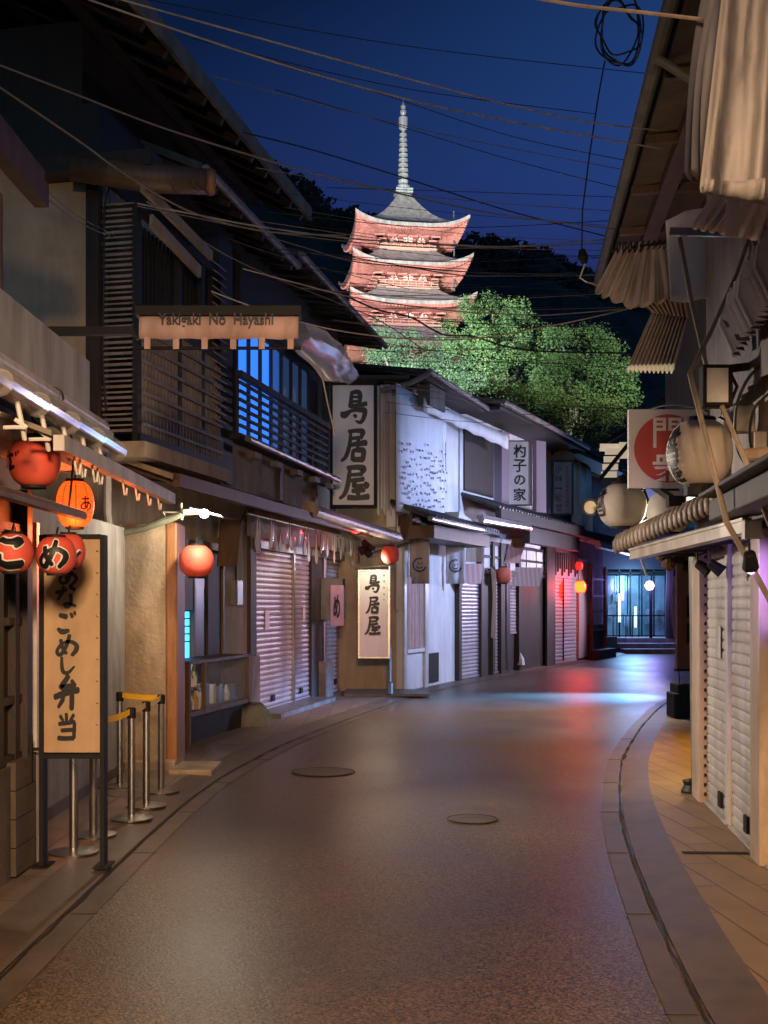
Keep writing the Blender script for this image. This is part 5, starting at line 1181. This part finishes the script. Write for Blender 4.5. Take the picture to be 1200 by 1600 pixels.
# swept awning sign across the arm
ya = thing('valance_sign', 'pink cloth valance with black Latin lettering on a long black arm across the left side', 'sign', P(340,530,8.6))
d = 8.6; a, b = P(217,541,d), P(466,508,d)
rows = []
for k in range(31):
    t = k/30; x = a.x+(b.x-a.x)*t; wv = .006*math.sin(k*1.7)
    rows.append([V(x, d+.13, 3.93), V(x, d+.07, 3.925), V(x, d+.02+wv, 3.895), V(x, d+wv, 3.84), V(x, d+wv, 3.735+.004*math.sin(k*.9))])
MB().grid(rows).build('valance', mat('pink cloth', (.5,.33,.29), .8, (.58,.4,.35), 5), ya, smooth=True, solid=.006)
mb = MB()
for k in range(6): x = a.x+.04+k*(b.x-a.x-.12)/5; mb.obox((x,d-.003,3.66), (.045,0,0), (0,.03,0), (0,0,.09))
mb.split('cloth_tab', mat('pink cloth', (.5,.33,.29)), ya)
mb = MB(); mb.tube([(a.x-.02,d+.02,3.67),(b.x+.02,d+.02,3.67)], .013, 8); mb.obox((a.x-.03,d+.0,3.915), (b.x-a.x+.05,0,0), (0,.16,0), (0,0,.07)); mb.build('rod', metal_black, ya)
text('lettering', 'Yakigaki  No  Hayashi', .118, V((a.x+b.x)/2-.02, d-.001, 3.868), (1,0,0), (0,0,1), ink, ya, off=.012, bold=.02, fit=.86)
mb = MB(); mb.obox(P(18,522,d), (P(208,0,d).x-P(18,0,d).x,0,0), (0,.07,0), (0,0,.058)); mb.beam(P(18,520,d), P(6,478,d), .05,.04,(0,1,0)); mb.beam(P(200,512,d), P(216,530,d), .03,.03,(0,1,0)); mb.build('arm', metal_black, ya)
# clear vinyl bundle right of the valance
cb = thing('vinyl_bundle', 'crumpled clear vinyl sheet bundled at the right end of the pink valance', 'sheet', P(505,580,10))
a, m_, b = P(464,522,9.2), P(505,560,11.5), P(545,585,14)
rows = []
for i in range(26):
    t = i/25; c = a.lerp(b, t); r = .1+.07*math.sin(t*3.0)+.04*noise.noise(V(t*6,2,1)); row = []
    for k in range(19):
        an = 2*math.pi*k/18; q = r*(1+.3*noise.noise(V(t*5, math.cos(an)*2.2, math.sin(an)*2.2))+.1*math.sin(k*5.0))
        row.append(c+V(math.cos(an)*q,0,math.sin(an)*q*1.05))
    rows.append(row)
MB().grid(rows).build('vinyl', clear_mat('cloudy vinyl', (.5,.46,.45), .55, .25), cb, smooth=True)
MB().tube([P(502,580,11), P(512,630,11.1), P(524,680,11.2)], .008, 6).build('cord', cable_tan, cb)

# big hanging signs
def board_sign(name, label, px0, px1, py0, py1, d, depth, m, fm, fw=.03):
    a, b = P(px0,py1,d), P(px1,py0,d); t = thing(name, label, 'sign', ((a.x+b.x)/2, d, a.z))
    MB().obox(a, (b.x-a.x,0,0), (0,depth,0), (0,0,b.z-a.z)).build('panel', m, t)
    mb = MB(); w = b.x-a.x; h = b.z-a.z; y = d-.03; dp_ = depth+.06
    mb.obox((a.x-fw,y,a.z-fw), (fw,0,0),(0,dp_,0),(0,0,h+2*fw)); mb.obox((b.x,y,a.z-fw), (fw*1.3,0,0),(0,dp_,0),(0,0,h+2*fw)); mb.obox((a.x,y,b.z), (w,0,0),(0,dp_,0),(0,0,fw)); mb.obox((a.x,y,a.z-fw), (w,0,0),(0,dp_,0),(0,0,fw))
    mb.build('frame', fm, t); return t, a, b
d = 20.2; t, a, b = board_sign('hanging_sign', 'big upright grey sign with three bold black brush characters in a black frame', 520, 584, 602, 789, d, .22, mat('grey sign face', (.8,.79,.78), .5, (.84,.83,.82), 2, wear=.1), metal_black, .045)
for ch, px, py, sx, sy in [('鳥',553,636,44,52),('居',553,697,42,50),('屋',553,755,46,52)]: brush('lettering', ch, flatmap(P(px,py,d), (1,0,0), (0,0,1), sx/FPX*d, sy/FPX*d, .006), ink, t, 1.5)
d = 21.4; t, a, b = board_sign('scroll_sign', 'white cloth scroll sign with three black brush characters, lit, on a steel stand', 562, 606, 893, 1026, d, .02, mat('white scroll cloth', (.72,.69,.63), .7, (.78,.75,.69), 2, wear=.08), steel, .03)
for ch, px, py, sx, sy in [('鳥',582,912,24,28),('居',582,946,22,26),('屋',582,978,24,28)]: brush('lettering', ch, flatmap(P(px,py,d), (1,0,0), (0,0,1), sx/FPX*d, sy/FPX*d, .006), ink, t, 1.5)
for k, y in enumerate((899,908,918,928,937)): MB().lathe(P(600,y,d-.008), [(.001,0),(.02-.002*k,0),(.02-.002*k,.003),(.001,.003)], 8, ax=(0,-1,0)).build('small_mark', mat('grey print', (.25,.22,.2), .7), t)
mb = MB(); mb.tube([P(609,1084,d), P(609,885,d)], .028, 10); mb.tube([P(555,888,d),P(611,884,d)], .03, 8); mb.lathe(P(609,1084,d), [(.06,0),(.06,.2),(.03,.22)], 12); mb.build('stand', steel, t)
# projecting box sign with pink face
bs = thing('box_sign', 'grey projecting box sign with pink face and a black stroke between the shutters', 'sign', FB.p(FB.u(515,.3),.3,1.4))
u = FB.u(500,.05); a = FB.p(u,.06,1.47); 
MB().obox(a, FB.n*.42, FB.d*.16, V(0,0,.78)).build('body', metal_grey, bs, bevel=.01)
e2 = FB.p(u,.48,1.47); MB().obox(e2+V(.0,0,.02), FB.n*.012, FB.d*.16, V(0,0,.74)).build('edge', metal_black, bs)
p0 = P(515,978,20.3); ex_ = V(.22,.26,0); MB().obox(p0, ex_, (.02,-.02,0), (0,0,.72)).build('face', mat('pink lit face', (.42,.29,.28), .5, (.5,.36,.34), 5), bs)
text('lettering', 'め', .42, p0+ex_*.5+V(.0,-.035,.34), ex_, (0,0,1), ink, bs, off=.02, bold=.03, fit=.17)

# ladle shop signs
d = 29.6; t, a, b = board_sign('hanging_sign', 'white upright sign with four slim black brush characters beside the dark square window', 795, 829, 690, 788, d, .12, sign_white, mat('mauve frame', (.16,.09,.09), .6), .03)
for k, ch in enumerate('杓子の家'): text('lettering', ch, .33 if k != 2 else .26, P(812,705+k*22.5,d), (1,0,0), (0,0,1), ink, t, off=.006, bold=.018, warp=.03)
MB().obox(P(832,800,29.8), (.28,.25,0), (.1,-.03,0), (0,0,1.85)).build('side_box', mat('mauve grey board', (.2,.16,.18)), t)
d = 33.0; t, a, b = board_sign('hanging_sign', 'weathered grey upright sign with faded characters at the far end of the left row', 865, 893, 722, 802, d, .1, mat('weathered sign', (.2,.19,.21), .7, (.27,.25,.27), 5), wood_dark, .04)
for k, ch in enumerate('小林一松堂'): text('lettering', ch, .22 if k != 2 else .05, P(873,733+k*15,d), (1,0,0), (0,0,1), mat('faded ink', (.06,.055,.07), .8), t, off=.006, bold=.012, fit=.2)
for k in range(11): text('small_lettering', '本家名物松'[k % 5], .09, P(886,730+k*6,d), (1,0,0), (0,0,1), mat('faded ink', (.06,.055,.07)), t, off=.006)
MB().prism([P(862,718,d), P(898,718,d), P(895,708,d), P(881,700,d), P(866,708,d)], (0,.15,0)).build('sign_roof', wood_brown, t)

# noren cloths with round crest
def noren(px0, px1, py0, py1, d, m, label):
    a, b = P(px0,py1,d), P(px1,py0,d); t = thing('hanging_cloth', label, 'cloth', a, 'crested cloths hung on a line')
    rows = [[V(a.x+(b.x-a.x)*k/16, d+.03*math.sin(k*.7)*(1-j/6.), a.z+(b.z-a.z)*j/6) for j in range(7)] for k in range(17)]
    MB().grid(rows).build('cloth', m, t, smooth=True, solid=.008)
    c = P((px0+px1)/2,(py0+py1)/2+5,d-.05); rr = .13; mb = MB()
    mb.tube([c+V(math.cos(q)*rr,0,math.sin(q)*rr) for q in [i*.3 for i in range(4,21)]], .016, 6); mb.tube([c+V(math.cos(q)*rr*.55,0,math.sin(q)*rr*.5) for q in [3.5+i*.25 for i in range(10)]], .011, 6)
    mb.tube([c+V(-.03,0,.04), c+V(.0,0,.0)], .01, 6); mb.tube([c+V(.04,0,.05), c+V(.05,0,.01)], .01, 6); mb.build('crest', mat('navy print', (.015,.015,.04)), t)
    MB().tube([V(a.x,d,b.z+.01), V(b.x,d,b.z+.01)], .014, 6).build('rod', wood_brown, t)
noren(640, 671, 843, 912, 23.2, mat('brown grey cloth', (.33,.28,.27), .85, (.4,.34,.33), 4), 'brownish hanging cloth with a round dark crest, nearest the red lantern')
noren(697, 726, 846, 912, 25.2, mat('pale blue cloth', (.5,.53,.6), .85), 'pale blue hanging cloth with a round dark crest at the corner of the white house')
mb = MB(); mb.tube([P(560,868,22), P(610,858,22.4), P(662,840,22.8), P(676,830,23)], .03, 8); tag(mb.build('cloth_rail', wood_brown), 'thin brown rail carrying the crested cloths over the scroll sign', 'rail')
tag(MB().tube([P(619,640,22.3),P(619,830,22.3),P(618,905,22.3),P(617,948,22.3),P(620,957,22.3),P(623,952,22.3)], .012, 6).build('hook_cord', cable_brown), 'long cord with a hook hanging in front of the cream corner wall', 'cord')
# tilted striped boards of the ladle shop
def striped(px, py, w, h, d, lean, label, c1, c2):
    m = bpy.data.materials.new('striped board'); m.use_nodes = True; n, l = nodes(m); wv = n.new('ShaderNodeTexWave'); wv.inputs['Scale'].default_value = 2.6; wv.inputs['Distortion'].default_value = .6; wv.inputs['Detail'].default_value = 2
    tcx = n.new('ShaderNodeTexCoord'); l.new(tcx.outputs['Object'], wv.inputs['Vector']); rr = n.new('ShaderNodeValToRGB'); rr.color_ramp.elements[0].color = (*c1,1); rr.color_ramp.elements[1].color = (*c2,1); l.new(wv.outputs['Color'], rr.inputs[0]); l.new(rr.outputs[0], n['Principled BSDF'].inputs['Base Color'])
    c = P(px, py, d); k = d/FPX
    o = MB().obox(c+V(-w*k/2,0,-h*k/2), (w*k,.35*w*k,0), (lean*k,-.35,-.0), (0,0,.02)); mbx = MB()
    mbx.obox(c+V(-w*k/2-lean*k/2,-.25,-h*k/2), V(w*k,.3*w*k,0), V(0,.03,0), V(lean*k,.4,h*k)); return tag(mbx.build('tilted_board', m), label, 'board', 'tilted striped boards of the ladle shop')
striped(731, 896, 46, 32, 26.0, 6, 'pink striped tilted board nearest the white corner wall', (.4,.24,.22), (.5,.36,.34)); striped(806, 860, 24, 40, 29.3, 16, 'steep pink tilted board under the rolled awning', (.45,.22,.18), (.5,.3,.26)); striped(823, 901, 50, 30, 30.0, 10, 'grey pink striped board above the dark doorway', (.36,.28,.28), (.48,.41,.41))
tag(MB().prism([P(767,885,27.9), P(775,893,27.9), P(776,960,27.9), P(773,998,27.9), P(767,996,27.9), P(770,930,27.9)], (0,.05,0)).build('giant_ladle', wood_pale), 'tall pale wooden ladle leaning beside the shop post', 'ladle')
mb = MB(); mb.lathe(P(813,1040,30.3), [(.01,0),(.12,.02),(.1,.18),(.03,.3),(.01,.34)], 10); tag(mb.build('cat_ornament', plaster_white), 'small pale ornament on the ground by the dark doorway', 'ornament')
tag(MB().tube([P(792,1046,28.8), P(791,990,28.8), P(791,880,28.8)], .03, 8).build('steel_pole', steel), 'thin steel pole standing in front of the ladle shop shutters', 'pole')
# pale bamboo blind
mb = MB()
for k in range(14): mb.beam(P(729+k*1.9,848,26.5), P(729+k*1.9,878,26.5), .02,.012,(0,1,0))
tag(mb.build('bamboo_blind', wood_pale), 'short bamboo blind under the pent gutter of the ladle shop', 'blind')

# roller above the shutters with red strips, and the hanging scoops
rw = thing('awning_roller', 'long pinkish awning roller above the hanging scoops on the timber house', 'awning', FB.p(6.5,1.1,3.3))
a, b = P(484,797,17.4), P(622,840,22.3)
MB().tube([a, b], .1, 14).build('roller', mat('pinkish enamel', (.42,.3,.29), .4, (.52,.38,.36), 3), rw)
MB().lathe(a, [(.001,-.05),(.13,-.05),(.14,0),(.05,.02),(.001,.02)], 20, ax=(a-b)).build('end_cap', plaster_lower, rw)
mb = MB()
for t0, t1 in ((.62,.7),(.73,.8),(.8,.84)):
    p0, p1 = a.lerp(b, t0)+V(.02,-.1,.02), a.lerp(b, t1)+V(.02,-.1,.02); mb.beam(p0, p1, .02,.03)
    mb.beam(p0+V(0,-.01,-.05), p1+V(0,-.01,-.05), .02,.02)
mb.split('red_strip', emis('red strip', (1,.06,.04), 1.6), rw)  # emissive red strips along the roller
vl = thing('clear_valance', 'wavy clear vinyl valance along the top of the left roller shutters', 'valance', FB.p(6,.4,2.6))
ua, ub = FB.u(386,.42), FB.u(572,.42); rows = []
for k in range(61):
    u = ua+(ub-ua)*k/60; rows.append([FB.p(u,.42+.03*math.sin(k*1.1)*j/3, 3.02-j*.1-.02*math.sin(k*.8)) for j in range(4)])
MB().grid(rows).build('vinyl', vinyl, vl, smooth=True); MB().tube([FB.p(ua,.42,3.03), FB.p(ub,.42,3.03)], .02, 8).build('rail', metal_grey, vl)
rg = random.Random(5); sp0 = None
for k in range(17):
    px = 398+k*10.4; u = FB.u(px,.5); z = 2.98+rg.uniform(-.03,.04); l = rg.uniform(.34,.5)
    p = FB.p(u,.5+rg.uniform(-.05,.05),z); t = thing('hanging_scoop', 'wooden rice scoop hung by a cord in the row over the left roller shutters', 'scoop', p, 'wooden scoops hanging over the left shutters')
    w = rg.uniform(.06,.1); poly = []
    for q in range(9): an = math.pi*q/8; poly.append(p+FB.d*(w*math.cos(an+math.pi))+V(0,0,-l+.08-w*1.2*math.sin(an)))
    poly += [p+FB.d*.016+V(0,0,-.16), p+FB.d*.013+V(0,0,-.05), p-FB.d*.013+V(0,0,-.05), p-FB.d*.016+V(0,0,-.16)]
    MB().prism(poly, FB.n*.012).build('blade', [wood_pale, wood_brown, mat('grey scoop', (.3,.27,.26), .5)][k % 3], t); MB().tube([p+V(0,0,.06), p+V(0,0,-.07)], .005, 5).build('cord', cable_tan, t)
mb = MB()
for px, py in ((571,850),(579,856),(575,864),(566,860)): mb.lathe(P(px,py,20.6), [(.02,-.07),(.06,-.06),(.07,.06),(.02,.07)], 10, ax=(.4,-.6,-.5))
for o_, lb in zip(mb.split('clip_lamp', metal_black), ('upper left','right','middle','lower left')): tag(o_, lb+' one of four small black spotlights bunched beside the small red lantern', 'lamp', 'spotlights beside the small red lantern')

# display case and its goods
dc = thing('display_case', 'low glass display case with a reflective front under the blue lit window', 'display case', FB.p(FB.u(325,.3),.3,.0))
u0, u1 = FB.u(283,.3), FB.u(378,.3); mb = MB(); mb.fb(FB, u0, u1, -.04,.42,.38,.44); mb.fb(FB, u0, u1, -.04,.42,1.02,1.06); mb.fb(FB, u1-.06, u1, -.04,.43,.38,1.05); mb.fb(FB, u0-.02, u0+.02, .36,.42,.0,1.05); um = FB.u(318,.4); mb.fb(FB, um-.02, um+.02, .38,.43,.42,1.03); mb.fb(FB, u0, um, .02,.4,.72,.735); mb.build('case_frame', wood_brown, dc)
MB().fb(FB, u0+.05, u1, -.03,.3,.0,.38).build('plinth', metal_black, dc); MB().fb(FB, um+.03, u1-.06, .37,.39,.44,1.02).build('front_glass', glass_clear, dc); MB().fb(FB, u0, u1, -.045,-.03,.4,1.05).build('back', mat('dark sliding door', (.05,.042,.038)), dc)
rg = random.Random(2)
for k in range(14):
    u = u0+.1+(um-u0-.2)*((k % 7)+.5)/7; sh = .74 if k < 7 else .45; h = rg.uniform(.14,.24); r = rg.uniform(.035,.05)
    tag(MB().lathe(FB.p(u,.33+.04*rg.uniform(-1,1),sh), [(.001,0),(r,0),(r,h*.6),(r*.45,h*.78),(r*.45,h),(.001,h)], 10).build('jar', [mat('amber jar', (.35,.2,.07), .25), mat('pale jar', (.6,.55,.45), .3), mat('green jar', (.1,.2,.08), .3)][k % 3]), 'small amber, pale or green jar on a shelf in the low display case', 'jar', 'jars in the display case')
for k in range(9):
    u = um+.12+(u1-um-.25)*k/8.5; h = rg.uniform(.12,.3)
    q = MB(); q.lathe(FB.p(u,.16+.05*(k % 3),.44), [(.001,0),(.045,0),(.05,h*.5),(.03,h*.8),(.018,h),(.001,h)], 10) if k % 2 else q.fb(FB, u-.05, u+.05, .1+.04*(k % 3), .2+.04*(k % 3), .44, .44+h)
    tag(q.build('boxed_ware', [mat('amber jar', (.35,.2,.07)), mat('pale jar', (.6,.55,.45)), mat('blue ware', (.12,.18,.35), .3)][k % 3]), 'small amber, pale or blue ware behind the glass of the low display case', 'ware', 'wares behind the display glass')
# covered stone
rows = []
c = P(390,1142,16.2)
for i in range(13):
    e = i/12*math.pi/2; row = []
    for k in range(25):
        a_ = 2*math.pi*k/24; q = 1+.22*noise.noise(V(math.cos(a_)*1.5, math.sin(a_)*1.5, e*1.3))
        row.append(V(c.x+math.cos(a_)*math.cos(e)**.7*.31*q, c.y+.3+math.sin(a_)*math.cos(e)**.7*.3*q, .03+.3*math.sin(e)**.8*q))
    rows.append(row)
tag(MB().grid(rows).build('garden_stone', mat('olive stone', (.13,.12,.095), .85, (.19,.175,.14), 5, bump=.01, bscale=12), smooth=True), 'rounded olive grey stone at the foot of the left roller shutters', 'stone')
mb = MB(); mb.obox((-.75,21.6,.031), (1.6,.0,0), (0,1.25,0), (0,0,.05)); struct(mb.build('platform', concrete))

# ---- overhead wires
def wire(label, pts, d0, d1, r=.007, m=cable_brown, sag=0, nm='overhead_wire'):
    pts2 = catmull([(p[0], p[1], 0) for p in pts], 10); n = len(pts2)
    wp = [P(x, y, d0+(d1-d0)*i/(n-1)) - V(0,0,sag*4*(i/(n-1))*(1-i/(n-1))) for i, (x, y, _) in enumerate(pts2)]
    return tag(MB().tube(wp, r, 6).build(nm, m), label, 'wire', 'overhead wires')
wire('topmost tan cable crossing the sky above the pagoda spire', [(120,-20),(400,58),(600,113),(800,165),(930,192),(1045,205)], 8, 10.5, .0065, cable_tan)
wire('second tan cable just below the topmost one over the pagoda spire', [(100,-14),(400,88),(640,156),(800,190),(1035,233)], 8, 10.5, .007, cable_tan)
wire('short tan rope at the top right running to the canvas curtain', [(790,-12),(900,8),(1000,19),(1102,31)], 6, 5.2, .009, cable_tan)
wire('brown cable from the upper left crossing the top pagoda roof', [(-10,98),(120,148),(247,197),(400,245),(510,275),(613,300),(720,324),(800,338),(960,358)], 8.5, 13, .0075)
wire('dark cable crossing the foot of the pagoda spire', [(380,207),(480,232),(600,268),(700,300),(800,331),(950,370)], 12, 15, .008, rubber)
wire('thin dark wire crossing the upper spire', [(430,95),(600,148),(800,213),(1000,255)], 14, 14, .005, rubber)
wire('thin dark wire crossing the middle of the spire', [(430,140),(620,196),(800,250),(985,298)], 14, 14, .005, rubber)
wire('thin level wire behind the spire rings', [(510,293),(640,297),(800,302),(960,308)], 16, 16, .005, rubber)
wire('brown cable sagging from the dark gable across the lattice window', [(-10,130),(130,225),(175,258),(260,312),(330,342),(420,362),(540,368)], 8, 12, .008)
wire('pale paired wire over the lattice, upper one', [(215,318),(300,334),(400,353),(550,373),(700,382),(800,385),(945,374)], 11, 15, .009, cable_tan)
wire('pale paired wire over the lattice, lower one', [(215,322),(310,341),(400,359),(560,379),(720,388),(950,380)], 11, 15, .006, cable_brown)
wire('brown cable crossing the second pagoda roof', [(420,370),(480,388),(550,408),(640,418),(720,430),(800,431),(950,430)], 14, 16, .008)
wire('black wire along the second pagoda storey', [(540,400),(640,417),(730,425),(860,432),(940,425)], 15, 16, .007, rubber)
wire('tan cable crossing the third pagoda roof into the green tree', [(380,420),(470,444),(560,466),(700,485),(800,491),(860,492),(985,482)], 12, 15, .0075, cable_tan)
wire('yellowish cable sweeping across the tree crowns', [(330,455),(420,488),(520,515),(640,530),(740,529),(830,515),(920,497),(1000,478)], 12, 13, .0075, cable_tan)
wire('thick wavy black cable across the tree crowns', [(540,462),(590,484),(640,495),(676,515),(700,524),(740,526),(790,541),(850,549),(985,552)], 16, 17, .013, rubber)
wire('brown cable from the gable passing in front of the dark roof', [(230,315),(330,385),(420,430),(520,470),(600,505),(680,560)], 11, 18, .007)
for k, (x0, y0, x1, y1, sg, nm_) in enumerate([(190,-8,1040,118,14,'highest of the thin dark wires, near the coil'),(330,118,1000,270,10,'thin dark wire between the spire tip and the gable'),(300,60,930,178,16,'thin dark wire just under the paired tan cables'),(400,262,960,330,12,'thin dark wire from the gable end to the right eave'),(410,330,950,345,18,'faint level wire over the topmost pagoda roof'),(400,345,960,392,14,'fine wire crossing the top pagoda balcony'),(420,388,950,398,16,'fine wire crossing the second pagoda roof tips'),(470,450,960,458,14,'fine wire at the third pagoda roof'),(500,478,980,512,10,'fine wire entering the bright tree from the left'),(520,500,985,531,12,'fine wire slanting over the bluish tree'),(560,530,985,575,8,'fine wire crossing the middle of the tree crowns'),(240,330,640,452,10,'thin wire from the lattice bay to the pagoda'),(200,400,560,520,12,'thin wire dropping over the blue lit window'),(600,600,985,640,8,'pale fine wire above the middle house roof')]):
    xm, ym = (x0+x1)/2, (y0+y1)/2+sg; wire(nm_, [(x0,y0),(xm,ym),(x1,y1)], 10+k*.4, 13+k*.3, .0045, [rubber, cable_brown][k % 2])
for k in range(12):
    x0 = 430+k*14; y0 = 300+k*24; x1 = 945+(k % 4)*10; y1 = 352+k*17+(k % 3)*9; sg = 5+(k*7 % 11)
    wire('hair thin wire, '+['highest','second highest','third highest','fourth highest','fifth highest','upper middle','lower middle','fifth lowest','fourth lowest','third lowest','second lowest','lowest'][k]+' of twelve slanting from left roofs to right eave', [(x0,y0),((x0+x1)/2,(y0+y1)/2+sg),(x1,y1)], 15, 17, .0034, [rubber, cable_brown, rubber][k % 3])
for k in range(9):
    y = 405+k*17; wire(['uppermost','second highest','third','fourth','middle','sixth','seventh','eighth','lowest'][k]+' of the fine dark wires strung over the trees from the dark roof', [(400,y-18+rg.uniform(-6,6)),(560,y+rg.uniform(-5,8)),(760,y+10+rg.uniform(-8,8)),(955,y+rg.uniform(-14,10))], 15, 17, .0045, rubber)
for k in range(7):
    y = 560+k*16; wire(['uppermost','second','third','fourth','fifth','sixth','lowest'][k]+' of the pale fine wires above the middle roofs', [(600,y-12),(720,y+2),(850,y+8),(990,y+rg.uniform(-2,18))], 20, 18, .005, cable_brown)
wire('long thin wire drooping from the left eave to the lattice corner', [(-10,250),(60,300),(120,345),(178,372)], 8, 11.5, .005, rubber); wire('lower thin wire drooping across the cream gable wall', [(-10,225),(50,275),(110,330),(180,368)], 8, 11.5, .004, rubber)
wire('thin wire slanting down to the white gutter at far left', [(-10,495),(20,540),(55,595)], 6.5, 6.9, .005, rubber); wire('second wire slanting down to the cable coil', [(20,525),(45,570),(70,600),(100,655),(118,700)], 6.7, 7.4, .006, rubber)
wire('bent grey cable falling from the coil beside the orange lantern', [(60,640),(95,672),(114,700),(112,750),(106,805)], 6.8, 7.3, .008, cable_brown)
wire('black cable running down the cream gable corner', [(172,290),(163,330),(162,420),(160,560),(166,640)], 11.9, 11.9, .012, rubber)
# vertical drop with insulator and coil
dw = thing('cable_drop', 'vertical black cable drop with connector hanging from the coiled wires at top right', 'cable', P(912,412,11))
MB().tube([P(945,95,10.5), P(935,150,10.6), P(920,250,10.8), P(910,330,10.9), P(909,390,11)], .008, 6).build('cable', rubber, dw); MB().tube([P(909,390,11), P(911,402,11), P(914,412,11)], [.03,.05,.025], 10).build('connector', metal_black, dw); MB().tube([P(914,412,11),P(906,434,11),P(915,440,11),P(935,446,11.2)], .008, 6).build('pigtail', metal_white, dw)
pts = []
for i in range(150):
    a_ = i*.19; c = P(968,48,10.3); r = .2*(1+.16*math.sin(i*.31)); pts.append(c+V(math.cos(a_)*r*.95, .05*math.sin(i*.7), math.sin(a_)*r*1.35+.03*math.sin(i*.13)))
tag(MB().tube(pts, .009, 6).build('cable_coil', rubber), 'big tangled coil of black cable hung on the tan rope against the sky', 'cable')
